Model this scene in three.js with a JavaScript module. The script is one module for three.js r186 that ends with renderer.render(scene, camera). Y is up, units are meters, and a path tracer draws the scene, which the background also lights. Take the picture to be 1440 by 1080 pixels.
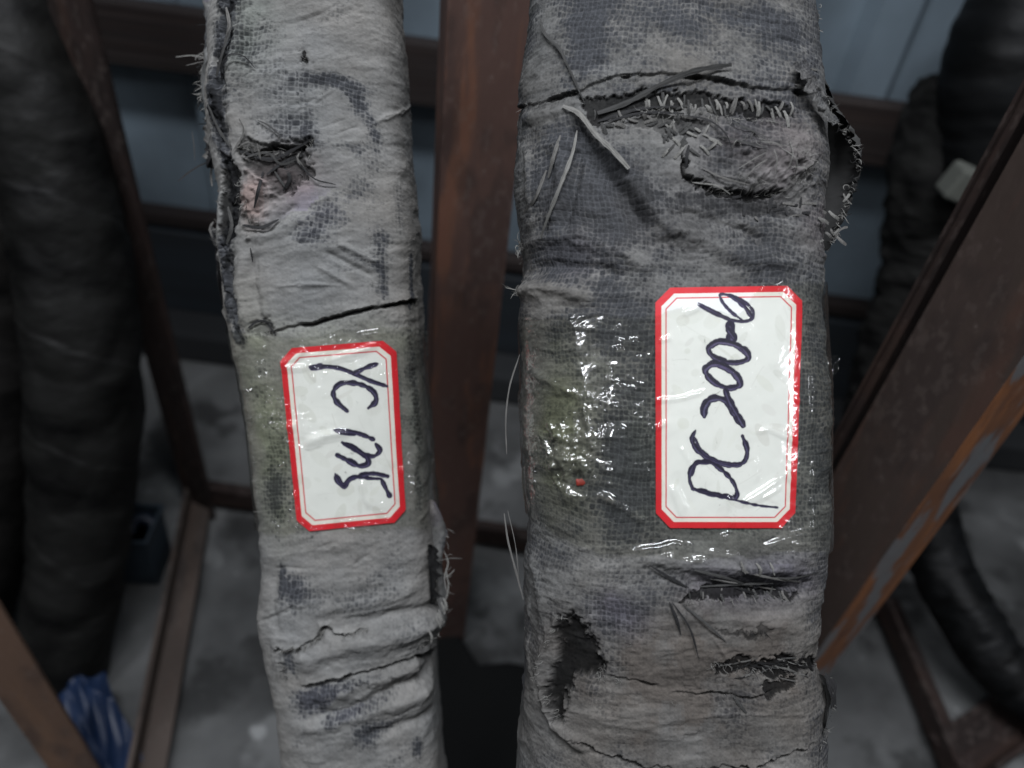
import * as THREE from 'three';
import { mergeGeometries } from 'three/addons/utils/BufferGeometryUtils.js';
import { RoundedBoxGeometry } from 'three/addons/geometries/RoundedBoxGeometry.js';

// ------------------------------------------------------------------ camera, light, exposure
const FOC = 1040, CX = 720, CY = 540;                     // focal length and centre in photograph pixels (1440 x 1080)
const EYE_H = 0.82;
const scene = new THREE.Scene();
const camera = new THREE.PerspectiveCamera(2 * Math.atan(CY / FOC) * 180 / Math.PI, 4 / 3, 0.01, 30);
camera.position.set(0, EYE_H, 0);
camera.rotation.set(-40 * Math.PI / 180, 0, 7.65 * Math.PI / 180, 'YXZ');
camera.focus = 0.3; camera.userData.fStop = 5.6;
camera.updateMatrixWorld(true);
scene.add(camera);
const renderer = new THREE.WebGLRenderer({ antialias: true });
renderer.setSize(1024, 768);
renderer.shadowMap.enabled = true;
renderer.toneMapping = THREE.LinearToneMapping;
renderer.toneMappingExposure = 0.92;
scene.background = new THREE.Color().setRGB(0.02, 0.024, 0.029);
// overhead batten lamp, then two unseen side lamps added for tape highlights: [x, height, z, yaw, length, strength]
const LAMPS = [
  [-0.1, 2.3, 0.15, 0.1, 1.3, 52],
  [-0.95, 1.95, 1.0, 0.75, 1.2, 36],
  [2.0, 1.8, 0.8, -1.05, 1.2, 30],
];

// ------------------------------------------------------------------ small helpers
let seed = 7;
const rnd = () => { seed = (seed * 1664525 + 1013904223) >>> 0; return seed / 4294967296; };
const rr = (a, b) => a + (b - a) * rnd();
const clamp = (x, a = 0, b = 1) => Math.min(b, Math.max(a, x));
const sst = (a, b, x) => { const t = clamp((x - a) / (b - a)); return t * t * (3 - 2 * t); };
const lerp = (a, b, t) => a + (b - a) * t;
const at = (px, py, d) => new THREE.Vector3((px - CX) / FOC * d, (CY - py) / FOC * d, -d).applyMatrix4(camera.matrixWorld);
const camAt = (px, py, d) => new THREE.Vector3((px - CX) / FOC * d, (CY - py) / FOC * d, -d);
const onFloor = (px, py, h = 0) => { const o = camera.position, r = at(px, py, 1).sub(o); return o.clone().addScaledVector(r, (h - o.y) / r.y); };
const used = {};
function numbered(n) { const k = used[n] = (used[n] ?? -1) + 1; return k ? n + '_' + String(k).padStart(3, '0') : n; }
function tag(o, label, category, group, kind) {
  if (label) o.userData.label = label; if (category) o.userData.category = category;
  if (group) o.userData.group = group; if (kind) o.userData.kind = kind; return o;
}
function group(name, pos, label, category, grp) {
  const g = new THREE.Group(); g.name = numbered(name); if (pos) g.position.copy(pos); scene.add(g); return tag(g, label, category, grp);
}
function mesh(name, geo, mat, parent) {
  const m = new THREE.Mesh(geo, mat); m.name = parent === scene ? numbered(name) : name; m.castShadow = m.receiveShadow = true; parent.add(m); return m;
}
// tileable value-noise tile, looked up with bilinear filtering
const NS = 512, noiseTile = (() => {
  const a = new Float32Array(NS * NS);
  let amp = 1, tot = 0;
  for (let cell = 64; cell >= 1; cell /= 2) {
    const n = NS / cell, g = new Float32Array(n * n).map(() => rnd() * 2 - 1);
    for (let y = 0; y < NS; y++) for (let x = 0; x < NS; x++) {
      const fx = x / cell, fy = y / cell, ix = Math.floor(fx), iy = Math.floor(fy);
      let tx = fx - ix, ty = fy - iy; tx = tx * tx * (3 - 2 * tx); ty = ty * ty * (3 - 2 * ty);
      const x1 = (ix + 1) % n, y1 = (iy + 1) % n;
      a[y * NS + x] += amp * lerp(lerp(g[iy * n + ix], g[iy * n + x1], tx), lerp(g[y1 * n + ix], g[y1 * n + x1], tx), ty);
    }
    tot += amp; amp *= 0.55;
  }
  return a.map((v) => v / tot * 2.2);
})();
function nz(x, y) {                                        // x, y in cells of 64 tile pixels; about -1..1
  x = x * 64; y = y * 64;
  const fx = Math.floor(x), fy = Math.floor(y), tx = x - fx, ty = y - fy;
  const x0 = ((fx % NS) + NS) % NS, y0 = ((fy % NS) + NS) % NS, x1 = (x0 + 1) % NS, y1 = (y0 + 1) % NS;
  const a = noiseTile[y0 * NS + x0], b = noiseTile[y0 * NS + x1], c = noiseTile[y1 * NS + x0], d = noiseTile[y1 * NS + x1];
  return a + (b - a) * tx + (c - a + (a - b - c + d) * tx) * ty;
}
const hash = (i, j) => { let h = (i * 374761393 + j * 668265263) | 0; h = Math.imul(h ^ (h >>> 13), 1274126177); return ((h ^ (h >>> 16)) >>> 0) / 4294967296; };
function dataTex(data, w, h, srgb) {
  const t = new THREE.DataTexture(data, w, h, THREE.RGBAFormat); t.magFilter = t.minFilter = THREE.LinearFilter;
  t.wrapS = t.wrapT = THREE.RepeatWrapping; if (srgb) t.colorSpace = THREE.SRGBColorSpace; t.needsUpdate = true; return t;
}
const enc = (x) => Math.round(255 * Math.pow(clamp(x), 1 / 2.2));
function makeTex(w, h, fn, srgb = true) {
  const d = new Uint8Array(w * h * 4);
  for (let y = 0; y < h; y++) for (let x = 0; x < w; x++) {
    const c = fn(x / w, y / h), i = (y * w + x) * 4;
    if (srgb) { d[i] = enc(c[0]); d[i + 1] = enc(c[1]); d[i + 2] = enc(c[2]); } else d[i] = d[i + 1] = d[i + 2] = Math.round(255 * clamp(c));
    d[i + 3] = 255;
  }
  return dataTex(d, w, h, srgb);
}
const mixc = (a, b, t) => [lerp(a[0], b[0], t), lerp(a[1], b[1], t), lerp(a[2], b[2], t)];
function spline(pts) {                                     // [x, y] pairs: smooth function of x
  return (x) => {
    if (x <= pts[0][0]) return pts[0][1];
    for (let i = 0; i < pts.length - 1; i++) if (x <= pts[i + 1][0]) {
      const [x0, y0] = pts[i], [x1, y1] = pts[i + 1], t = (x - x0) / (x1 - x0);
      const m0 = i ? (y1 - pts[i - 1][1]) / (x1 - pts[i - 1][0]) : (y1 - y0) / (x1 - x0);
      const m1 = i < pts.length - 2 ? (pts[i + 2][1] - y0) / (pts[i + 2][0] - x0) : (y1 - y0) / (x1 - x0);
      const h = x1 - x0, t2 = t * t, t3 = t2 * t;
      return (2 * t3 - 3 * t2 + 1) * y0 + (t3 - 2 * t2 + t) * h * m0 + (3 * t2 - 2 * t3) * y1 + (t3 - t2) * h * m1;
    }
    return pts[pts.length - 1][1];
  };
}
function smoothPath(pts, step) {                           // Catmull-Rom through 2D or 3D points, resampled
  const c = new THREE.CatmullRomCurve3(pts.map((p) => new THREE.Vector3(p[0], p[1], p[2] ?? 0)), false, 'centripetal');
  const n = Math.max(2, Math.ceil(c.getLength() / step));
  return c.getSpacedPoints(n);
}
function gridGeo(nu, nv, posOf, uvOf) {                    // (nu+1) x (nv+1) sheet with smooth normals
  const P = new Float32Array((nu + 1) * (nv + 1) * 3), U = new Float32Array((nu + 1) * (nv + 1) * 2), I = new Uint32Array(nu * nv * 6);
  const p = new THREE.Vector3();
  for (let j = 0, k = 0; j <= nv; j++) for (let i = 0; i <= nu; i++, k++) {
    posOf(i, j, p); P[k * 3] = p.x; P[k * 3 + 1] = p.y; P[k * 3 + 2] = p.z;
    const uv = uvOf(i, j); U[k * 2] = uv[0]; U[k * 2 + 1] = uv[1];
  }
  for (let j = 0, q = 0; j < nv; j++) for (let i = 0; i < nu; i++) {
    const a = j * (nu + 1) + i, b = a + 1, c = a + nu + 1, d = c + 1;
    I[q++] = a; I[q++] = c; I[q++] = b; I[q++] = b; I[q++] = c; I[q++] = d;
  }
  const g = new THREE.BufferGeometry();
  g.setAttribute('position', new THREE.BufferAttribute(P, 3)); g.setAttribute('uv', new THREE.BufferAttribute(U, 2));
  g.setIndex(new THREE.BufferAttribute(I, 1)); g.computeVertexNormals(); return g;
}

// ------------------------------------------------------------------ lamps (outside the frame; the two side ones added for tape highlights)
const lampWhite = new THREE.MeshStandardMaterial({ color: 0xe8e8e4, roughness: 0.5 });
const lampGlow = new THREE.MeshStandardMaterial({ color: 0xffffff, emissive: 0xf4f8ff, emissiveIntensity: 1 });
LAMPS.forEach(([x, y, z, yaw, len, s], i) => {
  const g = group('unseen_lamp', new THREE.Vector3(x, y, z), ['long white batten lamp straight above the photographer', 'added batten lamp out of view up to the left, for tape highlights', 'added batten lamp out of view up to the right, for tape highlights'][i], 'lamp');
  const target = new THREE.Vector3(0, EYE_H - 0.2, -0.3), body = new THREE.Group();
  body.name = 'fitting'; g.add(body); g.rotation.y = yaw;
  g.updateMatrixWorld(true);
  const box = mesh('housing', new RoundedBoxGeometry(len, 0.05, i ? 0.12 : 0.26, 2, 0.01), lampWhite, body); box.position.y = 0.045;
  const tube = mesh('lamp_tube', new THREE.CapsuleGeometry(0.013, len - 0.06, 4, 12).rotateZ(Math.PI / 2), lampGlow, body);
  const L = new THREE.RectAreaLight(0xf5f8ff, s, len - 0.04, i ? 0.1 : 0.24); L.name = 'lamp_light';
  L.position.set(x, y - 0.02, z); scene.add(L);
  // the fitting turns about its own length to face the rack
  const along = new THREE.Vector3(Math.cos(yaw), 0, -Math.sin(yaw)), to = target.clone().sub(L.position);
  to.addScaledVector(along, -to.dot(along)).normalize();
  const zAxis = to.clone().negate(), yAxis = zAxis.clone().cross(along);
  L.quaternion.setFromRotationMatrix(new THREE.Matrix4().makeBasis(along, yAxis, zAxis));
  L.position.copy(new THREE.Vector3(x, y, z)).addScaledVector(to, 0.02);
  const q = new THREE.Quaternion().setFromUnitVectors(new THREE.Vector3(0, -1, 0), to);
  body.quaternion.copy(g.quaternion.clone().invert().multiply(q).multiply(g.quaternion));
});

// ------------------------------------------------------------------ setting: floor and shed wall
{
  const tex = makeTex(1024, 1024, (u, v) => {
    const a = nz(u * 8, v * 8), b = nz(u * 8 + 3, v * 16), f = nz(u * 32 + 1.3, v * 32 + 5.1), g = nz(u * 16 + 4, v * 16 + 2);
    let c = 0.085 + 0.04 * a + 0.018 * b + 0.012 * f; c = lerp(c, 0.018, 0.8 * sst(0.1, 0.75, g + 0.3 * f)); c = lerp(c, 0.2, 0.6 * sst(0.35, 1, nz(u * 16 + 9, v * 16 + 6) + 0.25 * f)); if (f > 1.15) c *= 1.7;
    return [c * 0.98, c * 1.0, c * 0.99];
  });
  tex.repeat.set(5, 5);
  const bump = makeTex(512, 512, (u, v) => 0.5 + 0.35 * nz(u * 8, v * 8), false); bump.repeat.set(8, 8);
  const g = new THREE.PlaneGeometry(8, 8, 1, 1).rotateX(-Math.PI / 2);
  tag(mesh('floor', g, new THREE.MeshPhysicalMaterial({ specularIntensity: 0.35, map: tex, bumpMap: bump, bumpScale: 0.004, roughness: 0.85 }), scene), null, null, null, 'structure');
}
const rustTex = (base, orange, dark, amt, mill = 0) => makeTex(256, 1024, (u, v) => {
  const n = nz(u * 4, v * 8), s = nz(u * 8 + 2, v * 4 + 1), f = nz(u * 8 + 5, v * 8 + 3);
  let c = mixc(base, orange, clamp(sst(0.0, 0.8, s * 0.7 + f * 0.5) * amt));
  c = mixc(c, dark, sst(0.05, 0.8, n) * 0.6);
  c = mixc(c, [0.15, 0.17, 0.18], mill * sst(-0.1, 0.3, nz(u * 8 + 3.3, v * 8 + 6.1)));
  const f2 = nz(u * 24 + 7, v * 64 + 7); c = mixc(c, [0.2, 0.16, 0.14], 0.14 * sst(0.25, 1, f2 * 0.8 + 0.4 * n));
  if (f2 > 1.45) c = [0.2, 0.17, 0.15];
  return c;
});
const rustBump = makeTex(256, 512, (u, v) => 0.5 + 0.3 * nz(u * 8, v * 8 + 2) + 0.3 * nz(u * 8 + 3, v * 8), false);
const rustMat = (b, o, d, a, m) => new THREE.MeshPhysicalMaterial({ specularIntensity: 0.4, map: rustTex(b, o, d, a, m), bumpMap: rustBump, bumpScale: 0.0006, roughness: 0.72, metalness: 0.15 });
const rustMid = rustMat([0.055, 0.038, 0.032], [0.085, 0.045, 0.032], [0.034, 0.025, 0.022], 0.6);
const rustDark = rustMat([0.024, 0.015, 0.013], [0.045, 0.024, 0.017], [0.011, 0.008, 0.007], 0.5);
const rustRed = rustMat([0.088, 0.05, 0.04], [0.16, 0.072, 0.043], [0.04, 0.027, 0.024], 0.75);
const rustOrange = rustMat([0.17, 0.075, 0.038], [0.3, 0.12, 0.045], [0.08, 0.04, 0.03], 0.8, 0.8);
const rustTan = rustMat([0.14, 0.085, 0.058], [0.18, 0.105, 0.065], [0.075, 0.05, 0.04], 0.6);
{
  const w = group('wall', new THREE.Vector3(0, 0, -1.04)); tag(w, null, null, null, 'structure');
  const tex = makeTex(512, 512, (u, v) => { const n = nz(u * 8, v * 4) * 0.5 + nz(u * 8 + 3, v * 8) * 0.5, c = 0.8 + 0.3 * n; return [0.155 * c, 0.2 * c, 0.235 * c]; });
  const pts = [];
  for (let x = -2.4; x < 2.4; x += 0.22) pts.push([x, 0], [x + 0.13, 0], [x + 0.145, 0.025], [x + 0.19, 0.025], [x + 0.205, 0]);
  const g = gridGeo(pts.length - 1, 1, (i, j, p) => p.set(pts[i][0], j ? 0 : 2.6, pts[i][1]), (i, j) => [pts[i][0], j ? 0 : 2.6]);
  const ng = g.toNonIndexed(); ng.computeVertexNormals();
  mesh('metal_cladding', ng, new THREE.MeshStandardMaterial({ map: tex, roughness: 0.5, metalness: 0.2, side: THREE.DoubleSide }), w);
  const back = mesh('backing', new THREE.BoxGeometry(4.8, 2.6, 0.04), new THREE.MeshStandardMaterial({ color: 0x2c3234, roughness: 0.9 }), w); back.position.set(0, 1.3, -0.05);
  const beam = (h, hh, m, z = 0.09) => { const b = mesh('wall_beam', new RoundedBoxGeometry(4.6, hh, 0.03, 2, 0.004), m, w); b.position.set(0, h, z); };
  const shade = rustMat([0.014, 0.01, 0.009], [0.024, 0.014, 0.011], [0.008, 0.006, 0.006], 0.5); beam(0.495, 0.08, shade, 0.045); beam(0.23, 0.022, shade, 0.045);
  const low = mesh('lower_shade_board', new RoundedBoxGeometry(4.6, 0.15, 0.03, 2, 0.004), new THREE.MeshStandardMaterial({ color: 0x39434a, roughness: 0.8, map: tex }), w); low.position.set(0, 0.135, 0.045);  // added board: shade and dirt of the lower wall put into its colour
  const plinth = mesh('plinth', new RoundedBoxGeometry(4.6, 0.06, 0.12, 2, 0.01), new THREE.MeshStandardMaterial({ color: 0x1b1d1f, roughness: 0.9 }), w); plinth.position.set(0, 0.03, 0.06);
}

// ------------------------------------------------------------------ steel rack: uprights and floor rails of angle steel
const rack = group('steel_rack', new THREE.Vector3(0, 0, 0), 'rusty brown steel rack of angle uprights and floor rails holding the two dusty wrapped bundles', 'rack');
function angleGeo(w1, w2, t, len) {                        // L section: one leg along +x (width w1), one along -z (depth w2), length along +y
  const s = new THREE.Shape(); s.moveTo(0, 0); s.lineTo(w1, 0); s.lineTo(w1, t); s.lineTo(t * 1.6, t); s.quadraticCurveTo(t, t, t, t * 1.6); s.lineTo(t, w2); s.lineTo(0, w2); s.closePath();
  const g = new THREE.ExtrudeGeometry(s, { depth: len, bevelEnabled: true, bevelSize: 0.0008, bevelThickness: 0.0008, bevelOffset: -0.0008, bevelSegments: 2, curveSegments: 4, steps: 1 });
  g.rotateX(-Math.PI / 2);                                  // shape y -> -z, extrusion -> +y
  const p = g.attributes.position, n = g.attributes.normal, uv = g.attributes.uv;
  for (let i = 0; i < p.count; i++) uv.setXY(i, (p.getX(i) + p.getZ(i)) / 0.12, p.getY(i) / 0.5);
  return g;
}
function upright(name, px, py, d, yaw, w1, w2, t, mat, mirror, top = 1.25) {
  const base = at(px, py, d), g = angleGeo(w1, w2, t, top);
  if (mirror) { g.scale(-1, 1, 1); const ix = g.index; if (ix) { const a = ix.array; for (let i = 0; i < a.length; i += 3) { const q = a[i]; a[i] = a[i + 1]; a[i + 1] = q; } } else { for (const k of ['position', 'normal', 'uv']) { const A = g.attributes[k], n = A.itemSize, a = A.array; for (let i = 0; i < A.count; i += 3) for (let c = 0; c < n; c++) { const q = a[i * n + c]; a[i * n + c] = a[(i + 1) * n + c]; a[(i + 1) * n + c] = q; } } } }
  const m = mesh(name, g, mat, rack); m.position.set(base.x, 0.002, base.z); m.rotation.y = yaw; return m;
}
upright('upright', 617, 300, 0.521, 0.24, 0.052, 0.05, 0.005, rustRed, false);
{ // right upright: broad brown face, bright orange side
  const u = upright('upright', 1300, 700, 0.47, -1.04, 0.06, 0.001, 0.005, rustMid, true);
  const s = upright('upright_flange', 1300, 700, 0.47, -1.04, 0.004, 0.05, 0.004, rustOrange, true); s.position.y = 0.004; s.position.x += 0.0006; s.name = 'upright';
  tag(s, 'orange rusty side flange with grey mill scale');
}
upright('upright', 1312, 350, 0.42, -0.95, 0.002, 0.05, 0.004, rustDark, false);
upright('upright', 66, 0, 0.6, -0.35, 0.046, 0.04, 0.004, rustDark, false);
tag(upright('upright', 0, 985, 0.6, 0.35, 0.037, 0.04, 0.004, rustTan, false), 'tan upright at the bottom left corner');
function rail(a, b, w, h, mat, label) {
  const v = b.clone().sub(a), len = v.length(), g = angleGeo(w, h, 0.005, len);
  g.rotateX(Math.PI / 2); g.translate(-w / 2, 0, 0);
  const m = mesh('floor_rail', g, mat, rack); m.position.copy(a); m.position.y += h * 0.5; m.lookAt(b.x, a.y + h * 0.5, b.z); if (label) tag(m, label); return m;
}
const railMat = rustMat([0.06, 0.046, 0.039], [0.075, 0.05, 0.036], [0.03, 0.025, 0.022], 0.4);
rail(onFloor(287, 705), onFloor(208, 1140), 0.03, 0.03, railMat);
rail(onFloor(275, 700), onFloor(720, 765), 0.036, 0.03, rustDark);
rail(onFloor(720, 768, 0.0), onFloor(1236, 860), 0.036, 0.03, rustDark);
rail(onFloor(1236, 850), onFloor(1336, 1095), 0.034, 0.03, rustDark);
rail(onFloor(1322, 1085), onFloor(1470, 985), 0.06, 0.05, rustDark);

// ------------------------------------------------------------------ background things
function tubeAlong(pts, radius, wob, segs, rad, flat = 1) {
  const c = new THREE.CatmullRomCurve3(pts), fr = c.computeFrenetFrames(segs, false), P = c.getSpacedPoints(segs);
  return gridGeo(rad, segs, (i, j, p) => {
    const a = i / rad * Math.PI * 2, v = j / segs, w = wob(i === rad ? 0 : a, v), r = (typeof radius === 'function' ? radius(v) : radius) * (1 + w);
    p.copy(P[j]).addScaledVector(fr.normals[j], Math.cos(a) * r).addScaledVector(fr.binormals[j], Math.sin(a) * r * flat);
  }, (i, j) => [i / rad, j / segs * 4]);
}
const film = (c, rough, bs) => new THREE.MeshPhysicalMaterial({ specularIntensity: 0.35, color: c, roughness: rough, side: THREE.DoubleSide,
  map: makeTex(512, 512, (u, v) => { const n = 0.75 + 0.5 * nz(u * 4, v * 8) + 0.3 * nz(u * 8, v * 8 + 2); return [n * 0.9, n * 0.9, n * 0.88]; }), bumpMap: rustBump, bumpScale: bs });
{
  const wob = (ph) => (a, v) => {
    const y = v * 34 + Math.sin(a + ph) * 1.6;
    return 0.05 * Math.abs(Math.sin(y * 1.1 + 1.5 * nz(v * 6 + ph, Math.cos(a) + 2))) * (0.5 + 0.8 * Math.abs(nz(v * 9, ph + Math.sin(a)))) + 0.09 * nz(v * 4 + ph, Math.cos(a) * 0.5 + Math.sin(a) * 0.5) + 0.02 * nz(v * 20, a * 0.6) + 0.03 * (1 - ((v * 7 + a / (2 * Math.PI) + 0.25 * nz(v * 3 + ph, 2) + ph + 1) % 1)) ** 3;
  };
  const m1 = film(0x181817, 0.6, 0.0015), m2 = film(0x161514, 0.62, 0.0015);
  const g1 = group('dark_bundle', onFloor(90, 940), 'black wrinkled film wrapped bundle right beside the left upright', 'bundle');
  const P1 = [at(-90, -250, 0.62), at(10, 40, 0.62), at(78, 250, 0.66), at(118, 520, 0.71), at(112, 740, 0.76), at(80, 960, 0.8)].map((p) => p.sub(g1.position));
  mesh('wrapping', tubeAlong(P1, 0.046, wob(0.5), 360, 60), m1, g1);
  const g2 = group('dark_bundle', onFloor(-20, 900), 'brownish black wrapped bundle cut by the left edge of the picture', 'bundle');
  const P2 = [at(-170, -250, 0.64), at(-105, 40, 0.63), at(-46, 280, 0.66), at(-16, 540, 0.71), at(-28, 740, 0.76), at(-75, 960, 0.81)].map((p) => p.sub(g2.position));
  mesh('wrapping', tubeAlong(P2, 0.045, wob(3.7), 300, 50), m2, g2);
  const s = group('dark_bundle', onFloor(20, 1060), 'low dark bundle lying below the tan upright', 'bundle');
  const P3 = [at(-150, 1010, 0.8), at(-40, 1040, 0.8), at(40, 1120, 0.79), at(80, 1220, 0.77)].map((p) => p.sub(s.position));
  mesh('wrapping', tubeAlong(P3, 0.05, wob(6.1), 120, 40), m2, s);
  const k = group('gap_shade_sheet', onFloor(660, 1060, 0.004), 'added black sheet on the floor standing in for the dark gap between the bundles', 'mat');  // added sheet: its black stands in for the darkness of the gap
  const q = [[440, 930], [520, 870], [596, 868], [640, 900], [668, 946], [716, 942], [800, 960], [840, 1200], [480, 1240]].map(([x, y]) => onFloor(x, y, 0.004).sub(k.position)), sh = new THREE.Shape(q.map((p) => new THREE.Vector2(p.x, -p.z)));
  mesh('mat', new THREE.ExtrudeGeometry(sh, { depth: 0.006, bevelEnabled: true, bevelSize: 0.006, bevelThickness: 0.003, bevelSegments: 3 }).rotateX(-Math.PI / 2), new THREE.MeshPhysicalMaterial({ color: 0x131414, specularIntensity: 0.3, roughness: 0.85, bumpMap: rustBump, bumpScale: 0.002 }), k);
}
{ // rumpled blue plastic sheet by the foot of the dark bundle
  const o = onFloor(130, 1060, 0), g = group('plastic_sheet', o, 'crumpled blue plastic sheet on the floor at the lower left', 'sheet');
  const C = at(128, 1010, 0.8).sub(o);
  const f = (u, v) => 0.014 * Math.sin(u * 5 + v * 3 + 1) + 0.012 * Math.abs(Math.sin(u * 4.2 - v * 6.5 + 0.8 * Math.sin(v * 5))) + 0.006 * Math.abs(Math.sin(u * 11 + v * 7 + 2 * Math.sin(u * 3)));
  const geo = gridGeo(80, 90, (i, j, p) => { const u = i / 80 - 0.5, v = j / 90 - 0.5, r = 0.75 + 0.6 * (v + 0.5) - 0.1 * Math.abs(Math.sin(v * 6)), h = f(u, v); p.copy(camAt(lerp(100, 150, v + 0.5) + u * 130 * r, 935 + 190 * (v + 0.5) + 26 * u + 12 * Math.sin(u * 7), lerp(0.775, 0.735, v + 0.5) - 0.5 * (h + 0.01))).applyMatrix4(camera.matrixWorld).sub(o); }, (i, j) => [i / 40, j / 40]);
  mesh('sheet', geo, new THREE.MeshPhysicalMaterial({ color: new THREE.Color().setRGB(0.008, 0.02, 0.055), roughness: 0.45, side: THREE.DoubleSide }), g);
}
{ // bluish grey tub on the floor behind the rail
  const o = onFloor(206, 800), g = group('storage_tub', o, 'dull blue grey plastic tub on the floor behind the left rail', 'tub');
  const s = new THREE.Shape(); const w = 0.034;
  const prof = [[0.001, 0], [w * 0.9, 0], [w, 0.004], [w * 1.12, 0.085], [w * 1.22, 0.087], [w * 1.22, 0.092], [w * 1.08, 0.092], [w * 0.9, 0.01], [0.001, 0.01]].map((p) => new THREE.Vector2(...p));
  const lg = new THREE.LatheGeometry(prof, 4, Math.PI / 4); const ng = lg.toNonIndexed(); ng.computeVertexNormals();
  const m = mesh('tub', ng, new THREE.MeshStandardMaterial({ color: 0x263038, roughness: 0.6, side: THREE.DoubleSide }), g); m.rotation.y = 0.1;
  const b = mesh('tub_contents', new THREE.TorusGeometry(0.012, 0.007, 10, 24, 3.4), new THREE.MeshStandardMaterial({ color: 0x141d2c, roughness: 0.5 }), g); b.position.set(0.012, 0.082, 0); b.rotation.set(-0.9, 0.3, 0.4);
}
{ // right: big black hose curving over, dusty bundle below it, black ring on the floor
  const black = film(0x101112, 0.55, 0.001), dusty = film(0x1f1f1e, 0.9, 0.002);
  const wobS = (a, v) => 0.05 * nz(v * 5, Math.cos(a)) + 0.03 * Math.abs(Math.sin(v * 90 + Math.sin(a) * 2)) * nz(v * 7, Math.sin(a) + 1);
  const o1 = onFloor(1420, 500), g1 = group('black_hose', o1, 'thick black hose bending down at the upper right corner', 'hose');
  mesh('hose', tubeAlong([at(1660, -160, 0.72), at(1520, -40, 0.72), at(1440, 80, 0.74), at(1420, 210, 0.78), at(1440, 420, 0.86)].map((p) => p.sub(o1)), 0.07, wobS, 160, 40), black, g1);
  const o2 = onFloor(1310, 560), g2 = group('dusty_bundle', o2, 'dust covered dark bundle behind the right upright under the black hose', 'bundle');
  const wob2 = (a, v) => 0.16 * nz(v * 4 + 1, Math.cos(a)) + 0.1 * Math.abs(nz(v * 12, Math.sin(a) * 1.5)) + 0.05 * nz(v * 30, a);
  mesh('wrapping', tubeAlong([at(1375, 130, 0.8), at(1335, 220, 0.82), at(1310, 350, 0.86), at(1270, 520, 0.9), at(1230, 700, 0.94)].map((p) => p.sub(o2)), 0.05, wob2, 160, 48), dusty, g2);
  const bl = group('pale_block', at(1352, 258, 0.75), 'small pale foam block on the dusty bundle at the right', 'block');
  mesh('block', new RoundedBoxGeometry(0.03, 0.034, 0.03, 3, 0.005).rotateZ(-0.25), new THREE.MeshStandardMaterial({ color: 0x50524c, roughness: 0.95 }), bl);
  const o3 = onFloor(1400, 900), g3 = group('black_ring', o3, 'black rubber ring standing on the floor at the lower right', 'ring');
  const arc = []; const wobR = (a, v) => 0.1 * nz(v * 6, Math.cos(a) + 3) + 0.05 * Math.abs(nz(v * 24, a));
  for (const [x, y, d] of [[1290, 640, 0.93], [1315, 770, 0.9], [1375, 895, 0.86], [1470, 985, 0.83], [1600, 1030, 0.8]]) arc.push(at(x, y, d).sub(o3));
  mesh('ring', tubeAlong(arc, 0.034, wobR, 160, 36), black, g3);
}

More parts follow.
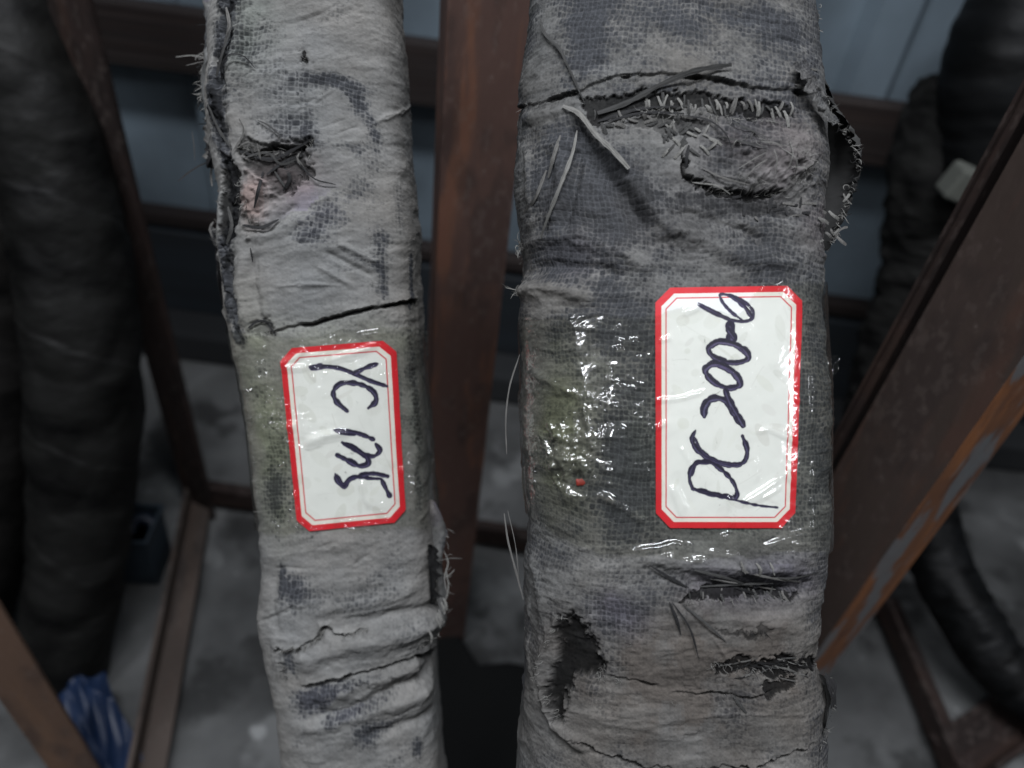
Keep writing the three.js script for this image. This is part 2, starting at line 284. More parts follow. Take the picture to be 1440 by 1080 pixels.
// ------------------------------------------------------------------ the wrapped bundles
const K = 1.5;                                             // texels per photograph pixel
class Wrap {
  constructor(o) {
    Object.assign(this, o);
    this.xl = spline(o.left); this.xr = spline(o.right);
    // arc-length table of the rounded-box section
    const N = 720, a = o.a, b = o.b, e = 2 / o.n; this.tab = [];
    let L = 0, px, pz;
    for (let i = 0; i <= N; i++) {
      const th = -Math.PI + i / N * 2 * Math.PI, c = Math.sin(th), s = Math.cos(th);
      const x = a * Math.sign(c) * Math.abs(c) ** e, z = b * Math.sign(s) * Math.abs(s) ** e;
      if (i) L += Math.hypot(x - px, z - pz); px = x; pz = z; this.tab.push([L, th]);
    }
    this.S = L * FOC / o.d(540);
    for (const t of this.tab) t[0] = t[0] / L * this.S - this.S / 2;
    this.GW = Math.min(2048, Math.round(this.S * K)); this.GH = Math.min(2048, Math.round((this.V1 - this.V0) * K));
    this.kx = this.GW / this.S; this.ky = this.GH / (this.V1 - this.V0);
    const n = this.GW * this.GH;
    this.H = new Float32Array(n); this.D = new Float32Array(n); this.Kh = new Float32Array(n); this.HT = new Float32Array(n); this.F = new Float32Array(n);
    this.tints = [];
  }
  row(v) {
    const d = this.d(v), b = this.b, dd = d + b * 0.75;
    const xl = (this.xl(v) - CX) / FOC * dd, xr = (this.xr(v) - CX) / FOC * dd;
    return { d, cx: (xl + xr) / 2, a: (xr - xl) / 2, t: (CY - v) / FOC * d };
  }
  theta(s) {
    const u = clamp((s + this.S / 2) / this.S) * 720; let i = Math.min(719, Math.max(0, Math.floor(u)));
    while (i > 0 && this.tab[i][0] > s) i--; while (i < 719 && this.tab[i + 1][0] < s) i++;
    const [s0, t0] = this.tab[i], [s1, t1] = this.tab[i + 1]; return lerp(t0, t1, clamp((s - s0) / (s1 - s0)));
  }
  pos(s, v, h, out, r = this.row(v), th = this.theta(s)) {  // camera axes
    const c = Math.sin(th), q = Math.cos(th), e = 2 / this.n, m = 2 - e;
    const x = r.a * Math.sign(c) * Math.abs(c) ** e, z = this.b * Math.sign(q) * Math.abs(q) ** e;
    let nx = Math.sign(c) * Math.abs(c) ** m / r.a, nzv = Math.sign(q) * Math.abs(q) ** m / this.b; const l = Math.hypot(nx, nzv) || 1;
    const k = h * r.d / FOC;
    return out.set(r.cx + x + nx / l * k, r.t, -(r.d + this.b) + z + nzv / l * k);
  }
  inv(px, py) {
    let v = py, s = 0; const p = new THREE.Vector3();
    for (let it = 0; it < 6; it++) {
      const r = this.row(v); let lo = -this.S * 0.3, hi = this.S * 0.3, bx = -1;
      // silhouettes: search only where the projection grows
      for (let i = 0; i < 24; i++) {
        const m = (lo + hi) / 2; this.pos(m, v, 0, p, r); const q = CX + FOC * p.x / -p.z; if (q < px) lo = m; else hi = m;
      }
      s = (lo + hi) / 2; this.pos(s, v, 0, p, r);
      v += (py - (CY - FOC * p.y / -p.z));
    }
    return [s, v];
  }
  g(A, s, v) {                                             // bilinear sample of a grid
    let x = (s + this.S / 2) * this.kx - 0.5, y = clamp((v - this.V0) * this.ky - 0.5, 0, this.GH - 1.001);
    const W = this.GW; x = ((x % W) + W) % W; const ix = Math.floor(x), iy = Math.floor(y), tx = x - ix, ty = y - iy, x1 = (ix + 1) % W;
    const o = iy * W; return lerp(lerp(A[o + ix], A[o + x1], tx), lerp(A[o + W + ix], A[o + W + x1], tx), ty);
  }
  path(pts, step = 3) { return smoothPath(pts.map((p) => this.inv(p[0], p[1])), step); }
  // calls fn(index, distance, side (1 = below / right of the direction), t, s, v) for grid points within R of a path
  along(path, R, fn) {
    const { GW, GH, kx, ky, S, V0 } = this; let x0 = 1e9, x1 = -1e9, y0 = 1e9, y1 = -1e9;
    for (const p of path) { x0 = Math.min(x0, p.x); x1 = Math.max(x1, p.x); y0 = Math.min(y0, p.y); y1 = Math.max(y1, p.y); }
    const gx0 = Math.max(0, Math.floor((x0 - R + S / 2) * kx)), gx1 = Math.min(GW - 1, Math.ceil((x1 + R + S / 2) * kx)), gy0 = Math.max(0, Math.floor((y0 - R - V0) * ky)), gy1 = Math.min(GH - 1, Math.ceil((y1 + R - V0) * ky));
    const w = gx1 - gx0 + 1, h = gy1 - gy0 + 1; if (w <= 0 || h <= 0) return;
    const D = new Float32Array(w * h).fill(1e9), T = new Float32Array(w * h), Sd = new Int8Array(w * h), n = path.length - 1;
    for (let i = 0; i < n; i++) {
      const a = path[i], b = path[i + 1], dx = b.x - a.x, dy = b.y - a.y, l2 = dx * dx + dy * dy || 1e-6;
      const sx0 = Math.max(gx0, Math.floor((Math.min(a.x, b.x) - R + S / 2) * kx)), sx1 = Math.min(gx1, Math.ceil((Math.max(a.x, b.x) + R + S / 2) * kx));
      const sy0 = Math.max(gy0, Math.floor((Math.min(a.y, b.y) - R - V0) * ky)), sy1 = Math.min(gy1, Math.ceil((Math.max(a.y, b.y) + R - V0) * ky));
      for (let y = sy0; y <= sy1; y++) for (let x = sx0; x <= sx1; x++) {
        const X = (x + 0.5) / kx - S / 2 - a.x, Y = (y + 0.5) / ky + V0 - a.y, t = clamp((X * dx + Y * dy) / l2), ex = X - dx * t, ey = Y - dy * t, d = Math.sqrt(ex * ex + ey * ey), q = (y - gy0) * w + x - gx0;
        if (d < D[q]) { D[q] = d; T[q] = (i + t) / n; Sd[q] = dx * Y - dy * X > 0 ? 1 : -1; }
      }
    }
    for (let y = 0; y < h; y++) for (let x = 0; x < w; x++) { const q = y * w + x; if (D[q] <= R) fn((y + gy0) * GW + x + gx0, D[q], Sd[q], T[q], (x + gx0 + 0.5) / kx - S / 2, (y + gy0 + 0.5) / ky + V0); }
  }
  ends(t, k = 0.12) { return sst(0, k, t) * sst(0, k, 1 - t); }
  // an edge of an upper layer: the sheet steps down below it
  lip(pts, { step = 6, fall = 40, up = 2, gap = 3, dark = 0.7, rag = 2, k = 0.1, w = 2.5 } = {}) {
    this.along(this.path(pts), fall * 2.5, (i, d, sd, t, s, v) => {
      const e = this.ends(t, k) * (0.35 + 0.65 * sst(-0.25, 0.35, nz(s / 45 + 7, v / 45))), j = d * sd + rag * nz(s / 30, v / 30) + rag * 0.6 * nz(s / 8 + 3, v / 8);
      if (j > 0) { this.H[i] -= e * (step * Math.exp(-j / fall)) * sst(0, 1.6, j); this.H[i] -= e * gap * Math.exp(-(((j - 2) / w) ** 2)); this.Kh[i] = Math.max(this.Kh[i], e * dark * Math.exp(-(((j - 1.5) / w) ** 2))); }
      else this.H[i] += e * up * Math.exp(j / 14);
    });
  }
  ridge(pts, h, w, { A = this.H, k = 0.2, rag = 0, dust = 0 } = {}) {
    this.along(this.path(pts), w * 2.6 + rag * 2, (i, d, sd, t, s, v) => {
      const j = d + rag * nz(s / 20, v / 20), g = this.ends(t, k) * Math.exp(-((j / w) ** 2)); A[i] += h * g; if (dust) this.D[i] += dust * g;
    });
  }
  blob(x, y, rx, ry, rot, { h = 0, dust = 0, hole = 0, flat = 0, p = 2, rag = 0.25, sc = 25, A = this.H } = {}) {
    const [s0, v0] = this.inv(x, y), R = Math.max(rx, ry) * 1.9, c = Math.cos(rot), q = Math.sin(rot), { GW, GH, kx, ky, S, V0 } = this;
    for (let gy = Math.max(0, Math.floor((v0 - R - V0) * ky)); gy <= Math.min(GH - 1, (v0 + R - V0) * ky); gy++) for (let gx = Math.max(0, Math.floor((s0 - R + S / 2) * kx)); gx <= Math.min(GW - 1, (s0 + R + S / 2) * kx); gx++) {
      const s = (gx + 0.5) / kx - S / 2, v = (gy + 0.5) / ky + V0, X = s - s0, Y = v - v0, e = Math.sqrt(((X * c + Y * q) / rx) ** 2 + ((Y * c - X * q) / ry) ** 2) + rag * (nz(s / sc + 9, v / sc) + 0.6 * nz(s / 7, v / 7));
      if (e > 1.9) continue; const f = Math.exp(-1.2 * (Math.max(0, e) ** p)), i = gy * GW + gx;
      A[i] += h * f; this.D[i] += dust * f; if (hole) this.Kh[i] = Math.max(this.Kh[i], hole * sst(0.35, 0.65, f)); if (flat) this.F[i] = Math.max(this.F[i], flat * sst(0.2, 0.6, f));
    }
  }
  poly(pts, { h = 0, dust = 0, hole = 0, soft = 6, rag = 4 } = {}) { // filled outline
    const P = this.path([...pts, pts[0]], 6), c = [], { GW, GH, kx, ky, S, V0 } = this;
    let x0 = 1e9, x1 = -1e9, y0 = 1e9, y1 = -1e9; for (const p of P) { x0 = Math.min(x0, p.x); x1 = Math.max(x1, p.x); y0 = Math.min(y0, p.y); y1 = Math.max(y1, p.y); }
    for (let gy = Math.max(0, Math.floor((y0 - 10 - V0) * ky)); gy <= Math.min(GH - 1, (y1 + 10 - V0) * ky); gy++) for (let gx = Math.max(0, Math.floor((x0 - 10 + S / 2) * kx)); gx <= Math.min(GW - 1, (x1 + 10 + S / 2) * kx); gx++) {
      const s0 = (gx + 0.5) / kx - S / 2, v0 = (gy + 0.5) / ky + V0, s = s0 + rag * (nz(s0 / 22, v0 / 22) + 0.6 * nz(s0 / 7, v0 / 7)), v = v0 + rag * (nz(s0 / 22 + 4, v0 / 22) + 0.6 * nz(s0 / 7 + 2, v0 / 7));
      let inside = false, d2 = 1e9;
      for (let i = 0, j = P.length - 1; i < P.length; j = i++) {
        const a = P[i], b = P[j]; if ((a.y > v) !== (b.y > v) && s < (b.x - a.x) * (v - a.y) / (b.y - a.y) + a.x) inside = !inside;
        const q = (s - a.x) ** 2 + (v - a.y) ** 2; if (q < d2) d2 = q;
      }
      const d = Math.sqrt(d2) * (inside ? 1 : -1), f = sst(-soft * 0.5, soft * 0.5, d); if (f <= 0) continue;
      const i = gy * GW + gx; this.H[i] += h * f; this.D[i] += dust * f; if (hole) this.Kh[i] = Math.max(this.Kh[i], hole * f);
    }
  }
  tint(x, y, rx, ry, col, amt) { const [s, v] = this.inv(x, y); this.tints.push([s, v, rx, ry, col, amt]); }
  // macro folds of the cloth, before the authored features
  base({ tilt, med, fine, dust0 }) {
    const { GW, GH, kx, ky, S, V0, H, D, ph } = this, c = Math.cos(tilt), q = Math.sin(tilt);
    for (let gy = 0, i = 0; gy < GH; gy++) for (let gx = 0; gx < GW; gx++, i++) {
      const s = (gx + 0.5) / kx - S / 2, v = (gy + 0.5) / ky + V0, X = s * c + v * q, Y = v * c - s * q;
      const m = nz(X / 220 + ph, Y / 70), f = nz(X / 90 + ph + 3, Y / 16 + 5), r = 1 - Math.abs(nz(X / 150 + ph, Y / 45 + 9));
      H[i] += med * (m * 1.2 + 0.8 * r * r) + fine * f * (0.4 + 0.6 * sst(-0.3, 0.5, nz(s / 120, v / 120 + ph))) + 0.5 * nz(s / 24, v / 24);
      D[i] += Math.min(0.94, dust0 + 0.26 * nz(s / 170 + ph, v / 170 + 3) + 0.14 * nz(s / 50 + 2, v / 50 + ph)) + 0.06 * f;
    }
  }
  textures() {
    const { GW, GH, kx, ky, S, V0, H, D, Kh, F, ph } = this, C = new Uint8Array(GW * GH * 4), B = new Uint8Array(GW * GH * 4), p = this.cell;
    // low-resolution tint field
    const q = 8, tw = Math.ceil(GW / q), th = Math.ceil(GH / q), T = new Float32Array(tw * th * 4);
    for (const [s0, v0, rx, ry, col, amt] of this.tints) for (let y = 0; y < th; y++) for (let x = 0; x < tw; x++) {
      const s = x * q / kx - S / 2, v = y * q / ky + V0, e = ((s - s0) / rx) ** 2 + ((v - v0) / ry) ** 2 + 0.5 * nz(s / 40, v / 40); if (e > 3) continue;
      const a = amt * Math.exp(-Math.max(0, e) * 1.3), i = (y * tw + x) * 4; for (let k = 0; k < 3; k++) T[i + k] = lerp(T[i + k], col[k], T[i + 3] > 0 ? a / (a + T[i + 3]) : 1); T[i + 3] = Math.min(1, T[i + 3] + a);
    }
    for (let gy = 0, i = 0; gy < GH; gy++) for (let gx = 0; gx < GW; gx++, i++) {
      const s = (gx + 0.5) / kx - S / 2, v = (gy + 0.5) / ky + V0;
      const w1 = 9 * nz(s / 130 + ph, v / 130), w2 = 9 * nz(s / 130 + 5, v / 130 + ph);
      const a = (s + w1 + 0.1 * v) / p, b = (v + w2 - 0.07 * s) / (p * 1.12), ia = Math.floor(a), ib = Math.floor(b), fa = a - ia, fb = b - ib, par = (ia + ib) & 1;
      const cr = par ? fa : fb, al = par ? fb : fa, edge = 1 - Math.abs(2 * cr - 1) ** 5, wv = edge * (0.35 + 0.65 * Math.sin(Math.PI * al)), rn = hash(ia + (par ? 0 : 977), ib + (par ? 0 : 131));
      const fn = nz(s / 6 + 1, v / 6), fn2 = nz(s / 2.6, v / 2.6 + 4), k = Kh[i], fl = F[i];
      const d0 = D[i] + 0.07 * fn + 0.05 * fn2, tr = 1 - sst(0.5, 0.95, d0), st = nz(s / 16 + 2, v / 4.2 + ph), sm = nz(s / 70 + 3, v / 26 + ph);
      const dd = sst(0.14, 0.8, d0 + (0.12 + 0.88 * tr) * ((0.5 - wv) * 0.34 + (rn - 0.5) * 0.13 + (par ? 0.05 : -0.05)));
      const dk = 0.03 + 0.016 * rn + 0.01 * fn2 + 0.034 * (1 - wv) * (1 - wv), lt = this.lum + 0.028 * sm + 0.016 * st + 0.014 * fn2 + 0.01 * fn, wm = 0.03 * nz(s / 150 + 8, v / 150 + ph);
      let r = lerp(dk * 0.95, lt * (1.02 + wm), dd), g = lerp(dk, lt, dd), bl = lerp(dk * 1.1, lt * (0.945 - wm), dd);
      const ti = ((gy >> 3) * tw + (gx >> 3)) * 4, ta = T[ti + 3] * (T[ti + 2] > 1.05 ? 0.6 * (1 - dd) : 1); if (ta > 0) { const l = (r + g + bl) / 3; r = lerp(r, l * T[ti], ta); g = lerp(g, l * T[ti + 1], ta); bl = lerp(bl, l * T[ti + 2], ta); }
      const kk = 1 - 0.965 * k; r *= kk; g *= kk; bl *= kk;  // shade inside holes and under sheet edges, put into the colour
      const o = i * 4; C[o] = enc(r); C[o + 1] = enc(g); C[o + 2] = enc(bl); C[o + 3] = 255;
      const bump = 0.45 + 0.07 * st + (wv - 0.5) * 0.5 * (0.22 + 0.78 * tr) * (1 - 0.8 * k) + 0.07 * fn + 0.07 * fn2;
      B[o] = B[o + 1] = B[o + 2] = Math.round(255 * clamp(bump)); B[o + 3] = 255;
    }
    return [dataTex(C, GW, GH, true), dataTex(B, GW, GH, false)];
  }
  cols(step) { // column positions: fine where seen, coarse at the back
    const c = [], lim = this.S * 0.31; for (let s = -this.S / 2; s < -lim; s += 9) c.push(s);
    for (let s = -lim; s < lim; s += step) c.push(s); for (let s = lim; s < this.S / 2 - 3; s += 9) c.push(s); c.push(this.S / 2); return c;
  }
}
const V = new THREE.Vector3();
const streak = makeTex(64, 256, (u, v) => { const n = 0.78 + 0.3 * nz(u * 6, v * 4) + 0.2 * nz(u * 3, v * 16); return [n, n, n * 0.98]; });
const clothMats = {
  strand: new THREE.MeshPhysicalMaterial({ specularIntensity: 0.25, color: new THREE.Color().setRGB(0.12, 0.117, 0.112), roughness: 0.85, map: streak, side: THREE.DoubleSide }),
  pale: new THREE.MeshPhysicalMaterial({ specularIntensity: 0.25, color: new THREE.Color().setRGB(0.18, 0.177, 0.168), roughness: 0.9, map: streak, side: THREE.DoubleSide }),
  dark: new THREE.MeshPhysicalMaterial({ specularIntensity: 0.25, color: new THREE.Color().setRGB(0.022, 0.022, 0.023), roughness: 0.65, map: streak, side: THREE.DoubleSide }),
  mid: new THREE.MeshPhysicalMaterial({ specularIntensity: 0.25, color: new THREE.Color().setRGB(0.055, 0.055, 0.054), roughness: 0.8, map: streak, side: THREE.DoubleSide }),
  black: new THREE.MeshPhysicalMaterial({ specularIntensity: 0.25, color: new THREE.Color().setRGB(0.012, 0.012, 0.012), roughness: 0.9, side: THREE.DoubleSide }),
  tape: new THREE.MeshPhysicalMaterial({ color: 0xfcfcf8, transmission: 1, thickness: 0, roughness: 0.12, ior: 1.8, side: THREE.DoubleSide }),
};
function buildWrap(W, name, label) {
  const bp = W.pos(0, W.V1, 0, new THREE.Vector3()); bp.z -= W.b;
  const root = group(name, bp.clone().applyMatrix4(camera.matrixWorld), label, 'bundle'); root.quaternion.copy(camera.quaternion);
  W.root = root; W.bp = bp;
  const [map, bump] = W.textures();
  const mat = new THREE.MeshPhysicalMaterial({ specularIntensity: 0.2, map, bumpMap: bump, bumpScale: W.bump ?? 0.0006, roughness: 0.92, side: THREE.DoubleSide });
  const cols = W.cols(1.5), ths = cols.map((s) => W.theta(s)), nr = Math.round((W.V1 - W.V0) / 1.5); let rw, rj = -1;
  const g = gridGeo(cols.length - 1, nr, (i, j, p) => {
    const v = lerp(W.V0, W.V1, j / nr); if (j !== rj) { rj = j; rw = W.row(v); }
    W.pos(cols[i], v, W.g(W.H, cols[i] === W.S / 2 ? -W.S / 2 : cols[i], v), p, rw, ths[i]).sub(bp);
  }, (i, j) => [(cols[i] + W.S / 2) / W.S, j / nr]);
  mesh('wrapping', g, mat, root);
  W.mat = mat;
  return root;
}
// ribbon of woven tape; points in photograph pixels [x, y, lift]; on the bundle's surface, or in free air at depth `d`
function ribbonGeo(W, pts, width, { d, twist = 0, arch = 0.15, taper = 0.5, steps = 3 } = {}) {
  const P3 = pts.map(([x, y, l = 2]) => {
    if (d !== undefined) { const q = camAt(x, y, d - l * d / FOC); return q; }
    const [s, v] = W.inv(x, y); return W.pos(s, v, Math.max(W.g(W.H, s, v), W.g(W.H, s + 3, v), W.g(W.H, s - 3, v)) + l, new THREE.Vector3());
  });
  const px = (d ?? W.d(540)) / FOC, c = P3.length > 2 ? new THREE.CatmullRomCurve3(P3, false, 'centripetal') : new THREE.LineCurve3(P3[0], P3[1]);
  const n = Math.max(3, Math.ceil(c.getLength() / px / (steps * 2))), pos = c.getSpacedPoints(n), out = new THREE.Vector3(0, 0, 1), side = new THREE.Vector3(), T = new THREE.Vector3(), up = new THREE.Vector3();
  return gridGeo(2, n, (i, j, p) => {
    T.copy(pos[Math.min(n, j + 1)]).sub(pos[Math.max(0, j - 1)]).normalize(); side.crossVectors(T, out).normalize(); up.crossVectors(side, T);
    const t = j / n, ang = twist * t, w = width * px * 0.5 * (1 - taper * Math.abs(2 * t - 1) ** 3) * (1 + 0.22 * nz(j / 2.3, pts[0][0] / 7));
    p.copy(pos[j]).addScaledVector(side, (i - 1) * w * Math.cos(ang)).addScaledVector(up, (i - 1) * w * Math.sin(ang) + (i === 1 ? arch * w : 0)).sub(W.bp);
  }, (i, j) => [i / 2, j / n]);
}
const strand = (W, pts, width, m, o) => mesh('loose_strand', ribbonGeo(W, pts.map(([x, y, l], i) => [x + rr(-1.6, 1.6) * (i ? 1 : 0), y + rr(-1.6, 1.6) * (i ? 1 : 0), (l ?? 2) * rr(0.6, 1.1)]), width * rr(0.62, 0.86), { arch: 0.06, twist: rr(-0.5, 0.5), ...o }), clothMats[m], W.root);
function fringe(W, list, m = 'pale', nm = 'frayed_fibres') { // list of [pts, count, length, dirx, diry, spread, width, depth?]
  const gs = [];
  for (const [pts, count, len, dx, dy, spread, wd, depth] of list) {
    const path = smoothPath(pts, 2);
    for (let k = 0; k < count; k++) {
      const p = path[Math.floor(rnd() * path.length)], a = Math.atan2(dy, dx) + rr(-spread, spread), b = a + rr(-0.9, 0.9), l = len * (0.3 + 1.3 * rnd() ** 2), x = p.x + rr(-2, 2), y = p.y + rr(-2, 2);
      const q = [[x, y, 0.5]]; let qx = x, qy = y, an = a, cv = rr(-1, 1) ** 3 * 1.6; const lift = rr(0.5, 2.6);
      for (let m = 1; m <= 5; m++) { qx += Math.cos(an) * l / 5; qy += Math.sin(an) * l / 5; an += cv + rr(-0.35, 0.35); q.push([qx, qy, lift * m + rr(-0.6, 0.6)]); }
      gs.push(ribbonGeo(W, q, (wd ?? 1.2) * rr(0.35, 1.0), { d: depth, taper: 0.8, steps: 1.6, twist: rr(-1, 1) }));
    }
  }
  const o = mesh(nm, mergeGeometries(gs), clothMats[m], W.root); o.userData.kind = 'stuff'; return o;
}
// a curved sheet between rails of points [x, y, depth] in photograph pixels and metres
function sheetGeo(W, rails, n = 40, rag = 0) {
  const R = rails.map((r) => { const c = new THREE.CatmullRomCurve3(r.map(([x, y, d]) => camAt(x, y, d)), false, 'centripetal'); return c.getSpacedPoints(n); });
  const m = 14, cs = []; for (let j = 0; j <= n; j++) cs.push(R.length > 2 ? new THREE.CatmullRomCurve3(R.map((r) => r[j])) : new THREE.LineCurve3(R[0][j], R[1][j]));
  return gridGeo(m, n, (i, j, p) => { const t = i / m * (1 - rag * Math.abs(nz(j / 3.1, rails[0][0][0]))); cs[j].getPoint(t, p); p.z += 0.0012 * nz(i / 5 + 3, j / 6); p.sub(W.bp); }, (i, j) => [0.45 + i / m * 0.06, 0.3 + j / n * 0.12]);
}
// sticky label printed with a red double border and written on with a marker
function labelTex(w, h, draw) {
  const s = 4, cv = document.createElement('canvas'); cv.width = w * s; cv.height = h * s; const c = cv.getContext('2d'); c.scale(s, s); draw(c, w, h);
  const t = new THREE.CanvasTexture(cv); t.colorSpace = THREE.SRGBColorSpace; t.flipY = false; return t;
}
function chamfer(c, x, y, w, h, q) { c.beginPath(); c.moveTo(x + q, y); c.lineTo(x + w - q, y); c.lineTo(x + w, y + q); c.lineTo(x + w, y + h - q); c.lineTo(x + w - q, y + h); c.lineTo(x + q, y + h); c.lineTo(x, y + h - q); c.lineTo(x, y + q); c.closePath(); }
function pen(c, strokes, X, Y) {
  c.lineCap = 'round'; c.lineJoin = 'round';
  for (const [pts, wd, al] of strokes) {
    const P = smoothPath(pts.map(([x, y]) => [X(x, y), Y(x, y)]), 0.7);
    for (let pass = 0; pass < 3; pass++) {
      c.strokeStyle = pass === 2 ? `rgba(92,86,120,${0.3 * (al ?? 1)})` : `rgba(${28 - pass * 10},${22 - pass * 8},${50 - pass * 14},${(al ?? 0.95) * (pass ? 0.55 : 0.92)})`;
      for (let i = 0; i < P.length - 1; i++) {
        const w = wd * 1.7 * (0.85 + 0.3 * nz(i / 9, pts[0][0] / 37)) * (0.7 + 0.3 * sst(0, 0.08, i / P.length) * sst(0, 0.1, 1 - i / P.length)); c.lineWidth = pass ? w * 0.25 : w;
        const ox = pass ? (pass - 1.5) * w * 0.5 : 0; c.beginPath(); c.moveTo(P[i].x, P[i].y + ox); c.lineTo(P[i + 1].x, P[i + 1].y + ox); c.stroke();
      }
    }
  }
}
function addLabel(W, q, w, h, cut, red, strokes, X, Y, text) { // q: four corners in photograph pixels
  const tex = labelTex(w, h, (c) => {
    c.fillStyle = '#c41a26'; c.fillRect(0, 0, w, h);
    c.fillStyle = '#d9d6cf'; chamfer(c, red, red, w - 2 * red, h - 2 * red, cut * 0.85); c.fill();
    const r2 = red + 6.5; c.strokeStyle = '#c23640'; c.lineWidth = 1.7; chamfer(c, r2, r2, w - 2 * r2, h - 2 * r2, cut * 0.72); c.stroke();
    c.fillStyle = '#d8dad8'; chamfer(c, r2 + 0.8, r2 + 0.8, w - 2 * r2 - 1.6, h - 2 * r2 - 1.6, cut * 0.7); c.fill();
    for (let k = 0; k < 60; k++) { c.fillStyle = `rgba(112,110,88,${rr(0.01, 0.09)})`; c.beginPath(); c.ellipse(rr(0, w), rr(0, h), rr(3, 20), rr(2, 10), rr(0, 3), 0, 7); c.fill(); }
    for (let k = 0; k < 500; k++) { c.fillStyle = rnd() < 0.5 ? `rgba(70,66,60,${rr(0.03, 0.16)})` : `rgba(255,240,236,${rr(0.02, 0.1)})`; c.fillRect(rr(0, w), rr(0, h), rr(0.3, 1.6), rr(0.3, 1.6)); }
    for (let k = 0; k < 26; k++) { const x = rr(0, w), y = rr(0, h), a = rr(0, 6.3), l = rr(8, 40); c.strokeStyle = `rgba(110,106,100,${rr(0.05, 0.22)})`; c.lineWidth = rr(0.3, 0.8); c.beginPath(); c.moveTo(x, y); c.quadraticCurveTo(x + Math.cos(a) * l * 0.5 + rr(-3, 3), y + Math.sin(a) * l * 0.5 + rr(-3, 3), x + Math.cos(a) * l, y + Math.sin(a) * l); c.stroke(); }
    pen(c, strokes, X, Y);
  });
  const nu = Math.round(w / 3), nv = Math.round(h / 3), cx = cut / w, cy = cut / h;
  const g = gridGeo(nu, nv, (i, j, p) => {
    let u = i / nu; const v = j / nv, e = Math.min(v, 1 - v), ins = e < cy ? cx * (1 - e / cy) : 0; u = lerp(ins, 1 - ins, u);
    const x = lerp(lerp(q[0][0], q[1][0], u), lerp(q[3][0], q[2][0], u), v), y = lerp(lerp(q[0][1], q[1][1], u), lerp(q[3][1], q[2][1], u), v), [s, t] = W.inv(x, y);
    W.pos(s, t, 3.0 + 0.7 * nz(x / 60, y / 60) + 0.25 * nz(x / 20, y / 24) + 0.3 * Math.max(0, W.g(W.HT, s, t)), p).sub(W.bp);
  }, (i, j) => { const v = j / nv, e = Math.min(v, 1 - v), ins = e < cy ? cx * (1 - e / cy) : 0; return [lerp(ins, 1 - ins, i / nu), v]; });
  const o = mesh('paper_label', g, new THREE.MeshStandardMaterial({ map: tex, roughness: 0.55, side: THREE.DoubleSide }), W.root); tag(o, text); return o;
}
function addTape(W, topF, botF, lift) {
  const cols = W.cols(1.25), ths = cols.map((s) => W.theta(s)), nr = Math.round(Math.abs(botF(0) - topF(0)) / 1.25);
  const g = gridGeo(cols.length - 1, nr, (i, j, p) => {
    const s = cols[i], v = lerp(topF(s), botF(s), j / nr), hm = W.g(W.HT, s, v), hb = W.g(W.H, s, v);
    const m = sst(0.05, 0.5, nz(s / 75 + 2, v / 75 + W.ph)), c1 = 1 - Math.abs(nz(s / 34 + 5, v / 30)), c2 = 1 - Math.abs(nz(s / 22 + v / 40, v / 26 + 7));
    W.pos(s, v, Math.max(lift, hb * 0.9 + 3) + hm + 0.8 * nz(s / 60, v / 60) + m * W.crease * (1.7 * c1 ** 9 + 1.3 * c2 ** 9), p, undefined, ths[i]).sub(W.bp);
  }, (i, j) => [cols[i] / 100, j / nr]);
  return mesh('clear_tape', g, clothMats.tape, W.root);
}

// =================================================================== right bundle
const R = new Wrap({
  left: [[-130, 748], [0, 742], [60, 735], [130, 729], [190, 725], [260, 727], [330, 736], [370, 737], [420, 733], [500, 735], [620, 737], [700, 740], [760, 745], [850, 738], [980, 741], [1080, 733], [1220, 725]],
  right: [[-130, 1138], [0, 1141], [60, 1149], [110, 1153], [200, 1156], [340, 1150], [400, 1150], [560, 1158], [700, 1158], [800, 1158], [860, 1150], [950, 1140], [1000, 1152], [1080, 1155], [1220, 1150]],
  d: (v) => 0.27 + 0.012 * ((v - 540) / 540) ** 2, a: 0.062, b: 0.045, n: 3.1, V0: -130, V1: 1220, ph: 2.3, cell: 6.9, lum: 0.11, crease: 0.32, bump: 0.00034,
});
const REDGE = [[731, 152], [765, 143], [800, 130], [850, 112], [905, 104], [960, 105], [1040, 118], [1100, 127], [1142, 132]];
R.base({ tilt: 0.0, med: 3.2, fine: 0.65, dust0: 0.6 });
